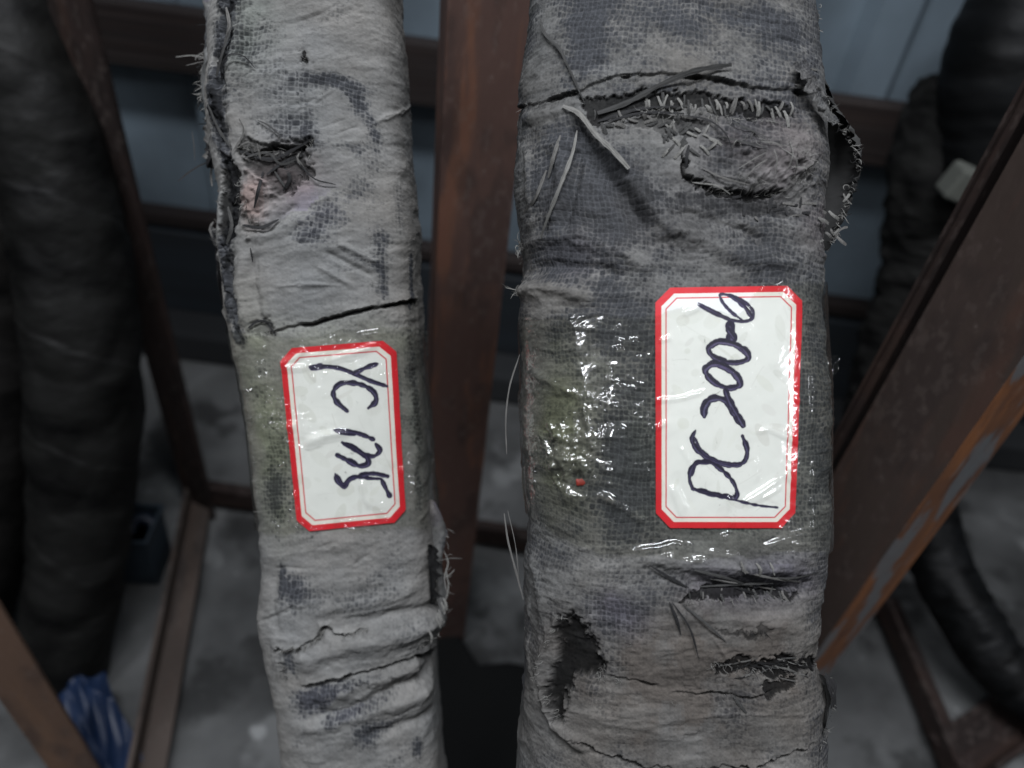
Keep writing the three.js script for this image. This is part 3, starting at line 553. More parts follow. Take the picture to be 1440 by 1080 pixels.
// dust: print showing dark through it at the top, dark weave on the left and beside the label, pale folds
for (const [x, y, rx, ry, rot, dd] of [[830, 60, 24, 60, 0.1, -0.3], [1010, 20, 50, 14, 0.3, -0.3], [1090, 40, 40, 24, 0.2, -0.3], [790, 250, 50, 110, 0, -0.2], [1000, 300, 170, 60, 0.2, -0.12], [1050, 350, 110, 40, 0.1, -0.2], [825, 40, 28, 80, 0.1, -0.5], [1060, 22, 90, 24, 0.25, -0.42], [1105, 60, 40, 30, 0, -0.35], [960, 35, 60, 18, 0.2, -0.25], [920, 80, 60, 30, 0, 0.3], [1000, 90, 60, 22, 0, 0.2], [770, 60, 26, 60, 0, 0.12],
  [850, 270, 60, 90, -0.5, -0.3], [790, 350, 60, 40, 0, -0.25], [870, 370, 80, 30, 0.1, -0.15], [780, 420, 50, 14, 0.1, 0.5], [880, 430, 50, 60, 0, -0.3], [800, 470, 40, 45, 0.2, -0.4], [885, 600, 40, 130, 0, -0.42], [820, 560, 30, 60, 0, -0.2], [900, 700, 40, 50, 0, -0.35],
  [1080, 360, 70, 40, 0, -0.2], [1010, 340, 60, 20, 0.2, 0.15], [1140, 560, 16, 200, 0, -0.02], [1000, 780, 80, 18, 0, 0.1], [1060, 825, 110, 26, 0, -0.3], [880, 860, 40, 35, 0, -0.35], [1010, 890, 90, 40, 0, 0.18], [960, 1010, 120, 40, 0, 0.2], [860, 1000, 40, 40, 0, -0.1], [765, 900, 26, 120, 0, 0.1],
  [790, 240, 30, 70, 0, -0.25], [765, 165, 24, 14, 0, 0.5], [930, 410, 50, 16, 0, 0.15], [1060, 170, 110, 24, 0.1, 0.15], [950, 230, 40, 40, 0, 0.2], [1110, 230, 50, 60, 0, 0.25], [990, 1040, 90, 20, 0, 0.15]]) R.blob(x, y, rx, ry, rot, { dust: dd, rag: 0.3, sc: 40 });
R.lip(REDGE, { step: 7, fall: 55, up: 3, gap: 3, dark: 0.7, rag: 1.6, k: 0.04, w: 1.9 });
R.ridge([[733, 168], [770, 160], [800, 148]], 6, 9);                                       // pale folded corner under the lip
R.ridge([[800, 165], [840, 225], [880, 280], [915, 330]], -16, 14, { k: 0.15, rag: 3, dust: -0.6 });       // diagonal valley, its shade put in as less dust, and its banks
R.ridge([[842, 195], [885, 250], [930, 310], [990, 360]], 13, 17, { k: 0.2, rag: 4 });
R.ridge([[780, 190], [790, 260], [775, 330]], 10, 11, { rag: 3 });
R.ridge([[812, 190], [808, 260], [790, 330]], -11, 8, { rag: 2 });
R.ridge([[740, 345], [800, 335], [860, 350], [940, 385]], 9, 13, { rag: 4, dust: 0.2 });
R.ridge([[740, 385], [820, 375], [900, 395]], -8, 9, { rag: 3 });
R.ridge([[735, 412], [790, 408], [850, 428]], 10, 10, { rag: 3, dust: 0.25 });
R.ridge([[900, 340], [960, 330], [1050, 365], [1140, 370]], 8, 11, { rag: 4 });
R.ridge([[930, 300], [1000, 310], [1090, 345]], -8, 8, { rag: 4 });
R.blob(1085, 225, 75, 40, 0.1, { h: 18, rag: 0.2 });                                          // lump under the tear
R.blob(1112, 237, 24, 20, 0.2, { h: 8, rag: 0.3, sc: 12 });
R.blob(1113, 233, 7, 5, 0, { h: -10, hole: 0.6, rag: 0.4, sc: 6 });
R.poly([[965, 215], [972, 245], [1000, 262], [1060, 268], [1100, 272], [1060, 280], [1000, 275], [966, 258], [958, 235]], { h: -11, hole: 0.85, soft: 6, rag: 4 });
R.poly([[815, 140], [870, 132], [960, 128], [1050, 142], [1115, 152], [1110, 164], [1040, 162], [960, 152], [900, 158], [830, 168]], { h: -6, hole: 0.9, soft: 7, rag: 6 }); // frayed band under the lip
R.poly([[870, 168], [930, 163], [1000, 178], [960, 190], [900, 182]], { h: -4, hole: 0.5, soft: 8, rag: 6 });
R.poly([[1010, 285], [1080, 282], [1120, 300], [1060, 304]], { h: -3, hole: 0.6, soft: 8, rag: 6 });
R.poly([[1030, 320], [1100, 318], [1135, 340], [1090, 352]], { h: -2, hole: 0.25, soft: 10, rag: 6 });
// olive crumpled tape corner at the left of the label
R.tint(790, 580, 50, 90, [1.02, 1.08, 0.68], 0.75); R.tint(775, 680, 45, 60, [1.0, 1.06, 0.72], 0.6); R.tint(800, 650, 30, 26, [1.1, 1.1, 1.0], 0.4);
R.tint(1010, 620, 200, 160, [0.97, 1.05, 0.95], 0.5);
R.tint(1070, 815, 110, 40, [0.98, 0.93, 1.14], 0.7); R.tint(870, 860, 40, 30, [0.94, 0.94, 1.2], 0.7); R.tint(980, 950, 230, 130, [0.72, 0.63, 0.55], 0.95); R.tint(770, 960, 50, 140, [0.9, 0.86, 0.82], 0.5); R.tint(960, 300, 240, 110, [0.88, 0.86, 0.85], 0.6);  // lower tint puts light falloff into the colour along with browner dust
R.tint(1080, 200, 80, 60, [1.12, 0.96, 0.97], 0.6); R.tint(1150, 315, 40, 40, [1.15, 0.92, 0.98], 0.5); R.tint(790, 360, 60, 30, [0.98, 0.95, 1.15], 0.5);
R.ridge([[748, 520], [790, 545], [815, 555]], 5, 6, { rag: 2 }); R.ridge([[820, 560], [838, 640]], 5, 5, { rag: 2 }); R.ridge([[770, 590], [800, 618], [825, 615]], 5, 5, { rag: 2 });
R.blob(800, 645, 28, 28, 0.5, { h: 9, dust: 0.35, rag: 0.4, sc: 14 }); R.blob(812, 668, 8, 8, 0, { h: -4, hole: 0.3 }); R.blob(795, 690, 26, 14, 0.7, { h: 5, dust: 0.25, rag: 0.4, sc: 14 });
R.ridge([[770, 610], [782, 640], [792, 672]], -5, 4); R.ridge([[836, 690], [880, 716], [915, 735]], 3, 6, { dust: 0.3 });
R.blob(1070, 822, 90, 16, 0.05, { dust: -0.35, hole: 0.35, rag: 0.4 }); R.blob(1010, 285, 120, 14, 0.08, { dust: -0.45, hole: 0.3, rag: 0.4 }); R.blob(880, 265, 26, 70, -0.55, { dust: -0.4, rag: 0.3 }); R.blob(760, 880, 14, 140, 0, { dust: -0.25, rag: 0.3 }); R.blob(815, 930, 60, 60, 0, { dust: -0.3, rag: 0.3 });  // less dust here puts shade into the crevices, the valley and around the tear
// below the label: crevices, slits and holes
R.ridge([[950, 812], [1040, 826], [1110, 828], [1150, 816]], -13, 10, { rag: 4, k: 0.2 }); R.ridge([[880, 790], [960, 792], [1060, 800], [1140, 795]], 9, 10, { rag: 4 });
R.poly([[975, 830], [1010, 822], [1075, 830], [1130, 834], [1120, 842], [1040, 840], [985, 846], [955, 842]], { h: -4, hole: 0.9, soft: 4, rag: 5 });
R.poly([[1010, 925], [1060, 930], [1100, 922], [1140, 925], [1128, 945], [1085, 955], [1050, 942], [1000, 945]], { h: -6, hole: 0.95, soft: 4, rag: 7 });
R.poly([[1080, 960], [1120, 952], [1110, 972], [1075, 982]], { h: -5, hole: 0.9, soft: 4, rag: 5 });
R.lip([[845, 946], [885, 955], [930, 961]], { step: 3, fall: 12, up: 2, gap: 5, dark: 0.9, rag: 2, k: 0.2, w: 2 });
R.lip([[935, 970], [1000, 974], [1060, 980], [1100, 966]], { step: 3, fall: 14, up: 2, gap: 4, dark: 0.85, rag: 2, k: 0.2, w: 1.7 });
R.poly([[1010, 882], [1040, 886], [1080, 882], [1085, 893], [1050, 894], [1020, 892]], { h: -2, hole: 0.6, soft: 5, rag: 6 });
// big tear at the lower left
R.poly([[800, 862], [820, 880], [838, 900], [850, 935], [835, 950], [805, 955], [795, 985], [790, 1008], [775, 985], [776, 945], [786, 905], [782, 880]], { h: -12, hole: 0.97, soft: 16, rag: 7 });
R.ridge([[803, 850], [772, 900], [765, 950], [775, 1000], [790, 1030], [850, 1066]], 11, 9, { rag: 3, dust: 0.2 });
R.lip([[770, 1015], [800, 1035], [850, 1060], [900, 1075], [1000, 1078], [1080, 1070], [1150, 1040]], { step: 4, fall: 20, up: 3, gap: 4, dark: 0.8, rag: 4, k: 0.1 });
R.ridge([[750, 760], [762, 850], [755, 950]], 4, 10, { rag: 3 }); R.ridge([[752, 800], [745, 900], [762, 1000]], -5, 5, { rag: 3 });
R.ridge([[740, 200], [745, 260], [750, 320]], 4, 8); R.ridge([[862, 440], [862, 620], [868, 760]], 2.5, 10);
// label zone lies flat
const RQ = [[921, 405], [1127, 402], [1116, 742], [922, 742]];
{ const { GW, GH, kx, ky, S, V0 } = R, [s0] = R.inv(915, 570), [s1] = R.inv(1132, 570); for (let gy = 0; gy < GH; gy++) { const v = (gy + 0.5) / ky + V0, fy = sst(392, 408, v) * sst(755, 740, v); if (!fy) continue; for (let gx = 0; gx < GW; gx++) { const s = (gx + 0.5) / kx - S / 2, f = fy * sst(s0 - 10, s0 + 4, s) * sst(s1 + 10, s1 - 4, s); R.H[gy * GW + gx] *= 1 - f; } } }
// wrinkles of the clear tape
for (const [pts, h, w] of [
  [[[880, 776], [905, 770], [925, 768], [945, 763], [968, 765], [985, 758]], 4, 3.2], [[[1022, 690], [1029, 720], [1026, 746]], 3.5, 2.5], [[[941, 676], [952, 704], [962, 732]], 3.5, 3], [[[950, 682], [966, 720]], 3, 2.5],
  [[[1056, 609], [1080, 604], [1102, 613], [1126, 626]], 3.2, 2.2], [[[915, 562], [954, 560], [996, 547]], 3, 2], [[[917, 604], [938, 592]], 3.5, 2], [[[958, 443], [990, 426]], 3.5, 3.5], [[[1050, 401], [1098, 392]], 3.5, 2.5],
  [[[1100, 662], [1119, 682]], 4, 3], [[[1036, 710], [1066, 692], [1098, 670]], 4, 3.2], [[[1046, 712], [1100, 682]], 3, 2.4], [[[955, 625], [972, 655]], 2.5, 1.8], [[[1060, 640], [1064, 680]], 2.5, 2], [[[862, 534], [876, 546], [896, 557]], 4, 2.6], [[[872, 545], [896, 549]], 3, 2],
  [[[844, 686], [879, 714], [912, 735]], 3, 2.2], [[[864, 478], [880, 482]], 4, 2.4], [[[862, 492], [878, 488]], 4, 2.4], [[[860, 570], [876, 574]], 4, 2.6], [[[866, 460], [872, 464]], 4, 2.6], [[[870, 600], [882, 604]], 3.5, 2.3], [[[866, 413], [870, 420]], 4, 2.4], [[[884, 480], [898, 479]], 4, 2],
  [[[925, 480], [945, 474]], 3, 2], [[[1112, 545], [1124, 542]], 3, 2], [[[1114, 560], [1126, 566]], 3, 2], [[[742, 650], [744, 700], [750, 720]], 4, 2.6], [[[756, 655], [758, 690]], 4, 2.4], [[[748, 470], [752, 500]], 4, 2.4], [[[820, 600], [840, 640]], 3.5, 2.4], [[[790, 590], [800, 612]], 4, 2.4],
  [[[1010, 755], [1026, 748]], 4, 2.6], [[[1090, 742], [1110, 736]], 3.5, 2.2], [[[1060, 770], [1110, 752], [1150, 742]], 3, 2.4], [[[990, 772], [1040, 780]], 3, 2.4]]) R.ridge(pts, h * 1.2, w * 1.3, { A: R.HT, k: 0.25, rag: 0.6 });
for (let k = 0; k < 34; k++) { const x = rr(760, 1140), y = rr(20, 1070), l = rr(30, 110), a = rr(-0.35, 0.35) + (rnd() < 0.25 ? 1.2 : 0); if (x + l > 915 && x < 1130 && y > 385 && y < 760) continue; R.ridge([[x - l / 2 * Math.cos(a), y - l / 2 * Math.sin(a)], [x, y + rr(-6, 6)], [Math.min(1146, x + l / 2 * Math.cos(a)), y + l / 2 * Math.sin(a)]], rr(-3, 3), rr(2, 3.6), { rag: 2 }); }
buildWrap(R, 'wrapped_bundle', 'thicker torn dusty grey bundle with the larger red bordered label, right of the central upright');
addLabel(R, RQ, 205, 338, 21, 8.5, [
  [[[275, 125], [330, 155], [420, 195], [475, 190], [485, 165], [460, 130], [400, 100], [358, 95], [365, 120], [400, 160], [440, 190]], 3.2, 0.75], [[[272, 132], [320, 160], [400, 196]], 2.2, 0.6], [[[400, 100], [450, 140], [478, 180]], 4.5, 0.7],
  [[[396, 208], [404, 262]], 9, 0.95], [[[388, 225], [412, 258]], 5, 0.95],
  [[[318, 300], [345, 275], [400, 278], [455, 305], [468, 335], [430, 352], [370, 345], [325, 320], [316, 296], [350, 272], [420, 288], [464, 325]], 5.2, 0.93],
  [[[302, 385], [330, 355], [380, 365], [425, 400], [437, 435], [400, 448], [345, 430], [310, 395], [305, 372], [350, 360], [410, 390], [435, 430]], 5.4, 0.95],
  [[[302, 556], [302, 520], [325, 490], [365, 488], [400, 510], [420, 545], [452, 594]], 6.5, 0.96], [[[382, 455], [398, 495], [425, 540], [455, 590]], 6, 0.96],
  [[[268, 608], [254, 640], [285, 690], [350, 725], [430, 740], [462, 725], [472, 685], [452, 630]], 5, 0.92], [[[262, 630], [300, 690], [380, 730], [440, 735]], 3, 0.85],
  [[[262, 835], [246, 790], [262, 738], [310, 724], [370, 755], [425, 815], [432, 858], [390, 856], [320, 842], [258, 828]], 4.6, 0.92], [[[258, 825], [290, 842], [420, 870], [520, 892], [595, 900]], 2.8, 0.85], [[[256, 780], [275, 735], [330, 732]], 3, 0.8],
], (x) => 880 + x / 2.7 - 922, (x, y) => 380 + y / 2.7 - 404, 'large white label with red double border and a sideways handwritten marker code');
addTape(R, (s) => 440 + 8 * nz(s / 90, 1) - (s > 60 ? 52 : 0) * sst(60, 110, s), (s) => 782 + 8 * nz(s / 80, 3) - 30 * sst(-120, -240, s), 5.2);
// red dot caught in the crumpled tape
{ const [s, v] = R.inv(817, 678), p = R.pos(s, v, R.g(R.H, s, v) + 1, new THREE.Vector3()).sub(R.bp); const g = new THREE.SphereGeometry(0.0016, 14, 10); { const p = g.attributes.position; for (let i = 0; i < p.count; i++) { const k = 1 + 0.25 * nz(p.getX(i) * 900, p.getY(i) * 900 + p.getZ(i) * 500); p.setXYZ(i, p.getX(i) * k * 1.15, p.getY(i) * k * 0.85, p.getZ(i) * 0.3); } g.computeVertexNormals(); }; const m = mesh('red_speck', g, new THREE.MeshStandardMaterial({ color: 0x7a2418, roughness: 0.6 }), R.root); m.position.copy(p); }
// loose strands
strand(R, [[763, 28, 3], [772, 50, 5], [790, 72, 6], [802, 100, 6], [815, 130, 4], [822, 145, 2]], 6, 'mid', { twist: 0.8 });
strand(R, [[793, 150, 4], [815, 162, 8], [838, 190, 10], [862, 218, 11], [884, 242, 9]], 11, 'pale', { taper: 0.3 });

strand(R, [[809, 180, 4], [807, 215, 7], [796, 262, 8], [782, 305, 6], [767, 338, 3]], 8, 'pale', { taper: 0.6, twist: 0.6 });
strand(R, [[788, 190, 4], [783, 225, 6], [775, 250, 4]], 6, 'strand'); strand(R, [[770, 240, 4], [757, 280, 5], [740, 300, 2]], 6, 'strand');
strand(R, [[840, 158, 4], [880, 143, 6], [930, 122, 10], [975, 106, 11], [1024, 96, 8]], 9, 'mid', { taper: 0.2 });
strand(R, [[840, 168, 3], [900, 150, 5], [950, 150, 4]], 6, 'dark'); strand(R, [[850, 172, 3], [900, 160, 4], [960, 160, 5]], 4, 'dark');
strand(R, [[962, 163, 4], [995, 172, 7], [1016, 192, 9], [1023, 216, 5]], 4, 'dark', { taper: 0.8 }); strand(R, [[1020, 170, 4], [1050, 185, 6], [1075, 200, 4]], 3.5, 'mid'); strand(R, [[1005, 192, 3], [1040, 206, 5], [1070, 216, 3]], 4, 'mid');
strand(R, [[968, 205, 3], [964, 225, 6], [970, 248, 4]], 6, 'dark'); strand(R, [[985, 236, 5], [1010, 252, 8], [1050, 262, 6]], 4, 'strand'); strand(R, [[975, 255, 4], [1005, 262, 8], [1030, 272, 6]], 4, 'pale');
for (const [a, b] of [[[1035, 240], [1068, 222]], [[1082, 250], [1075, 218]], [[1088, 215], [1110, 255]], [[1062, 205], [1090, 212]], [[1045, 252], [1070, 232]], [[1100, 205], [1095, 245]], [[1120, 258], [1100, 240]], [[1026, 212], [1032, 200]]]) strand(R, [[...a, 2], [(a[0] + b[0]) / 2 + rr(-5, 5), (a[1] + b[1]) / 2 + rr(-4, 4), 9], [...b, 3]], 2.2, 'pale');
// little tape ends left standing in the frayed band
for (let k = 0; k < 34; k++) { const x = lerp(905, 1112, k / 33) + rr(-4, 4), y0 = 133 + 16 * (x - 905) / 205 + rr(-7, 7), l = rr(9, 28), tl = rr(-8, 9); strand(R, [[x, y0, 1], [x + tl * 0.5, y0 + l * 0.5, rr(3, 6)], [x + tl, y0 + l, 1]], rr(3.5, 6.4), rnd() < 0.4 ? 'pale' : rnd() < 0.7 ? 'strand' : 'mid', { taper: 0.15, steps: 3 }); }
for (let k = 0; k < 18; k++) { const x = rr(830, 960), y = rr(150, 178), l = rr(10, 22), a = rr(-0.4, 0.4) + (rnd() < 0.4 ? 1.4 : 0); strand(R, [[x, y, 1], [x + Math.cos(a) * l / 2, y + Math.sin(a) * l / 2, 4], [x + Math.cos(a) * l, y + Math.sin(a) * l, 1]], rr(4, 6), rnd() < 0.5 ? 'mid' : 'strand', { taper: 0.15 }); }
for (let k = 0; k < 24; k++) { const x = rr(930, 1010), y = rr(168, 215), l = rr(12, 26), a = 0.65 + (k % 2 ? 1.57 : 0) + rr(-0.15, 0.15); strand(R, [[x - Math.cos(a) * l / 2, y - Math.sin(a) * l / 2, 1], [x, y, 3.5], [x + Math.cos(a) * l / 2, y + Math.sin(a) * l / 2, 1]], rr(4.5, 6), rnd() < 0.75 ? 'pale' : 'mid', { taper: 0.1 }); }
for (let k = 0; k < 14; k++) { const x = rr(1020, 1140), y = rr(275, 305), l = rr(8, 18), a = rr(-0.3, 0.3) + (rnd() < 0.5 ? 1.5 : 0); strand(R, [[x, y, 1], [x + Math.cos(a) * l, y + Math.sin(a) * l, 3]], rr(4, 6), rnd() < 0.5 ? 'dark' : 'strand', { taper: 0.1 }); }
// strands across the crevice under the label
for (const [a, b, w, m] of [[[975, 800], [1060, 828], 5, 'mid'], [[1000, 815], [1100, 832], 4, 'strand'], [[1040, 800], [1130, 820], 5, 'strand'], [[1080, 812], [1150, 806], 4, 'mid'], [[985, 826], [1090, 822], 4, 'mid'], [[1060, 790], [1066, 808], 5, 'pale'], [[1040, 788], [1044, 804], 5, 'strand'], [[1080, 790], [1084, 806], 5, 'pale'], [[1020, 822], [1070, 838], 5, 'dark']]) strand(R, [[...a, 2], [(a[0] + b[0]) / 2, (a[1] + b[1]) / 2 + rr(-3, 3), 5], [...b, 2]], w, m, { taper: 0.4 });
for (let k = 0; k < 15; k++) { const x = rr(965, 1110), y = 839 + rr(-5, 3); strand(R, [[x, y - 5, 1], [x + rr(-6, 6), y + rr(3, 8), 1]], rr(3, 5.5), rnd() < 0.35 ? 'strand' : 'mid', { taper: 0.2 }); }
strand(R, [[940, 845, 3], [950, 868, 5], [957, 892, 3]], 6, 'dark', { taper: 0.8 }); strand(R, [[944, 845, 3], [968, 880, 6], [980, 925, 3]], 4, 'dark', { taper: 0.8 }); strand(R, [[958, 848, 3], [990, 872, 6], [1022, 900, 3]], 5, 'mid', { taper: 0.8 });
strand(R, [[915, 795, 3], [945, 812, 5], [970, 826, 3]], 6, 'dark', { taper: 0.8 }); strand(R, [[1032, 980, 3], [1050, 1003, 3]], 7, 'mid');
for (let k = 0; k < 20; k++) { const x = rr(1000, 1135), y = rr(922, 955), a = rr(-0.5, 0.3), l = rr(14, 36); strand(R, [[x, y, 0], [x + Math.cos(a) * l / 2, y + Math.sin(a) * l / 2, 4], [x + Math.cos(a) * l, y + Math.sin(a) * l, 1]], rr(2.5, 5), rnd() < 0.4 ? 'black' : rnd() < 0.5 ? 'mid' : 'strand', { taper: 0.6 }); }
// torn flap standing off the right edge, dark inside
{
  const f = mesh('torn_flap', sheetGeo(R, [
    [[1120, 92, 0.335], [1128, 150, 0.34], [1135, 220, 0.34], [1135, 290, 0.34], [1128, 360, 0.335]],
    [[1150, 92, 0.32], [1172, 150, 0.325], [1200, 205, 0.33], [1196, 265, 0.328], [1162, 352, 0.32]],
    [[1142, 88, 0.29], [1166, 140, 0.288], [1205, 218, 0.29], [1190, 275, 0.288], [1158, 358, 0.286]]], 60, 0.4), clothMats.mid, R.root); tag(f, 'torn flap curling off the right side with a black hollow behind');
  const lip2 = mesh('torn_flap', sheetGeo(R, [[[1132, 84, 0.283], [1150, 118, 0.279], [1180, 172, 0.284]], [[1112, 90, 0.2755], [1130, 124, 0.274], [1166, 178, 0.28]]], 30, 0.4), R.mat, R.root);
  for (let k = 0; k < 16; k++) { const x = rr(1140, 1188), y = lerp(290, 352, rnd()) - (x - 1140) * 0.45, a = (k % 2 ? -0.75 : 0.8) + rr(-0.3, 0.3), l = rr(8, 22); strand(R, [[x, y, 0], [x + Math.cos(a) * l * 0.5, y + Math.sin(a) * l * 0.5, 4], [x + Math.cos(a) * l, y + Math.sin(a) * l, 0]], rr(4, 6), rnd() < 0.7 ? 'strand' : 'pale', { d: rr(0.282, 0.29), taper: 0.2 }); }
  for (let k = 0; k < 10; k++) { const x = rr(1108, 1142), y = rr(88, 128), l = rr(12, 36), a = rr(-0.2, 0.25); strand(R, [[x, y, 2], [x + l, y + l * Math.sin(a), 2]], rr(3, 5), rnd() < 0.5 ? 'strand' : 'mid', { taper: 0.5 }); }
}
{ // flap and hanging bit at the lower right
  const f = mesh('torn_flap', sheetGeo(R, [[[1138, 945, 0.3], [1142, 975, 0.302], [1136, 1020, 0.3], [1128, 1070, 0.3]], [[1160, 950, 0.298], [1166, 975, 0.3], [1160, 1015, 0.3], [1148, 1070, 0.3]], [[1164, 950, 0.292], [1170, 975, 0.292], [1163, 1010, 0.292], [1150, 1065, 0.292]]], 30, 0.15), clothMats.mid, R.root);
  for (let k = 0; k < 8; k++) strand(R, [[1160 + rr(-2, 4), 950 + rr(-4, 6), 0], [1168 + rr(-3, 5), 966 + rr(-4, 4), 2], [1172 + rr(-5, 8), 992 + rr(-12, 8), 0]], rr(3, 6), 'dark', { d: 0.292, taper: 0.5 });
}
fringe(R, [
  [REDGE.slice(0, 5), 34, 7, 0.4, 1, 0.9, 0.8], [[[900, 150], [1000, 160], [1100, 175]], 60, 14, 0.1, 1, 1.6, 1.1], [[[1040, 200], [1090, 210], [1130, 240], [1090, 260], [1040, 250]], 90, 15, 1, 0, 3.1, 0.9], [[[970, 262], [1040, 272], [1110, 276]], 40, 14, 0.3, -1, 1.2, 1.1],
  [[[790, 862], [772, 905], [766, 950], [780, 1000], [800, 1030]], 60, 9, 0.8, 0.3, 1, 1], [[[850, 935], [838, 950], [870, 955]], 30, 12, 0.8, 0.2, 1.2, 1], [[[1000, 930], [1060, 940], [1130, 930]], 40, 12, 0.2, 1, 1.4, 1], [[[960, 845], [1040, 842], [1130, 842]], 40, 8, 0, 1, 0.6, 1],
  [[[1150, 118, 0], [1172, 165, 0], [1204, 225, 0], [1190, 278, 0], [1165, 340, 0]], 90, 13, 1, -0.2, 1.4, 1.2, 0.288], [[[734, 342], [736, 352]], 26, 16, -0.6, -0.3, 1.1, 1.2, 0.305], [[[728, 408], [734, 414]], 28, 17, -1, 0.1, 0.7, 1.3, 0.305], [[[1166, 955], [1168, 1000], [1155, 1050]], 50, 9, 1, 0.1, 1.2, 1.2, 0.294],
  [[[1145, 60], [1150, 5]], 26, 9, 1, -0.3, 1, 1.2, 0.3], [[[740, 200], [735, 300], [738, 500], [742, 800], [740, 1000]], 50, 6, -1, 0, 1, 0.8, 0.312], [[[840, 300], [900, 420], [870, 880], [1000, 1010], [960, 70]], 60, 9, 1, 0, 3.1, 0.7]]);
fringe(R, [[REDGE.slice(0, 5), 24, 9, 0.4, 1, 1, 1.0], [[[1150, 118, 0], [1172, 165, 0], [1204, 225, 0], [1190, 278, 0], [1165, 340, 0]], 60, 12, 1, 0.3, 1.6, 1.4, 0.289], [[[1000, 930], [1060, 940], [1130, 930]], 40, 16, 1, 0.1, 0.7, 1.2], [[[1040, 886], [1080, 888]], 20, 7, 0, 1, 0.5, 1.2]], 'black', 'dark_fibres');
// slack filaments of tape beside the bundle
strand(R, [[731, 498, 0], [718, 545, 0], [711, 590, 0], [713, 640, 0]], 3, 'strand', { d: 0.3, taper: 0.6 }); strand(R, [[709, 722, 0], [716, 760, 0], [724, 800, 0], [735, 842, 0]], 3.6, 'strand', { d: 0.3 }); strand(R, [[714, 718, 0], [726, 770, 0], [732, 830, 0]], 2, 'strand', { d: 0.301 });
mesh('clear_tape', sheetGeo(R, [[[1150, 495, 0.305], [1150, 520, 0.305], [1150, 548, 0.305]], [[1166, 498, 0.306], [1168, 520, 0.306], [1162, 545, 0.306]], [[1182, 501, 0.305], [1178, 522, 0.304], [1164, 545, 0.305]]], 16, 0.1), clothMats.tape, R.root);

// =================================================================== left bundle
const L = new Wrap({
  left: [[-130, 310], [0, 305], [60, 302], [130, 298], [200, 305], [250, 315], [330, 315], [400, 320], [470, 332], [560, 350], [700, 365], [760, 370], [850, 372], [900, 370], [940, 375], [1000, 391], [1080, 400], [1220, 412]],
  right: [[-130, 556], [0, 561], [100, 568], [200, 575], [300, 583], [400, 587], [500, 590], [600, 597], [700, 603], [760, 608], [840, 616], [890, 614], [915, 609], [1000, 612], [1080, 618], [1220, 626]],
  d: (v) => 0.349 + (v - 600) / 540 * 0.035, a: 0.044, b: 0.036, n: 3.6, V0: -130, V1: 1220, ph: 6.1, cell: 6.2, lum: 0.168, crease: 1.5, bump: 0.00034,
});
L.base({ tilt: -0.2, med: 2.0, fine: 0.55, dust0: 0.9 });
for (const [x, y, rx, ry, rot, dd] of [[345, 60, 30, 70, 0, -0.3], [520, 60, 60, 50, 0, 0.1], [400, 125, 26, 10, -0.4, -0.2], [455, 112, 44, 12, 0.15, -0.62], [505, 145, 14, 34, -0.5, -0.6], [528, 190, 11, 26, -0.1, -0.55], [432, 180, 16, 34, 0, -0.45], [480, 205, 50, 10, 0.05, -0.3], [400, 175, 22, 30, 0, -0.25], [520, 230, 24, 14, 0.2, -0.3],
  [455, 305, 40, 26, -0.4, -0.42], [500, 265, 30, 16, -0.3, -0.35], [440, 335, 30, 18, -0.3, -0.3], [500, 360, 40, 8, 0.55, -0.25], [480, 375, 36, 7, 0.55, -0.2], [560, 300, 12, 44, 0, -0.3], [535, 350, 14, 60, 0, -0.4], [578, 390, 8, 60, 0, -0.7], [540, 400, 10, 40, 0, -0.35], [450, 420, 70, 30, 0, 0.15],
  [480, 560, 120, 120, 0, -0.2], [585, 560, 14, 100, 0, -0.45], [375, 560, 24, 90, 0, -0.1], [385, 690, 16, 60, 0, -0.35], [590, 690, 12, 40, 0, -0.3], [500, 790, 80, 40, 0, 0.15], [412, 828, 26, 24, 0, -0.55], [395, 812, 8, 30, 0, -0.4], [440, 985, 40, 20, -0.2, -0.62], [490, 965, 60, 10, -0.25, -0.4], [500, 1000, 70, 9, -0.35, -0.45],
  [515, 1036, 34, 22, -0.25, -0.62], [550, 1018, 30, 8, -0.4, -0.35], [588, 1052, 12, 20, 0, -0.6], [410, 935, 14, 20, 0, -0.5], [410, 870, 26, 14, 0, -0.1], [420, 1050, 20, 16, 0, -0.2]]) L.blob(x, y, rx, ry, rot, { dust: dd * 1.25, rag: 0.22, sc: 26 });
L.tint(455, 300, 60, 40, [0.95, 0.97, 1.16], 0.7); L.tint(460, 990, 70, 30, [0.94, 0.96, 1.22], 0.8); L.tint(412, 828, 30, 30, [0.95, 0.97, 1.15], 0.6); L.tint(500, 150, 50, 60, [0.93, 0.99, 1.1], 0.6); L.tint(375, 600, 40, 130, [1.0, 1.1, 0.78], 0.75); L.tint(480, 470, 120, 30, [1.02, 1.06, 0.86], 0.5); L.tint(585, 600, 20, 100, [0.98, 1.06, 0.95], 0.6); L.tint(350, 40, 40, 60, [0.96, 1.06, 0.94], 0.6);
L.tint(355, 280, 17, 32, [1.28, 0.98, 0.86], 0.85); L.tint(395, 250, 55, 45, [1.05, 0.84, 0.82], 0.7);
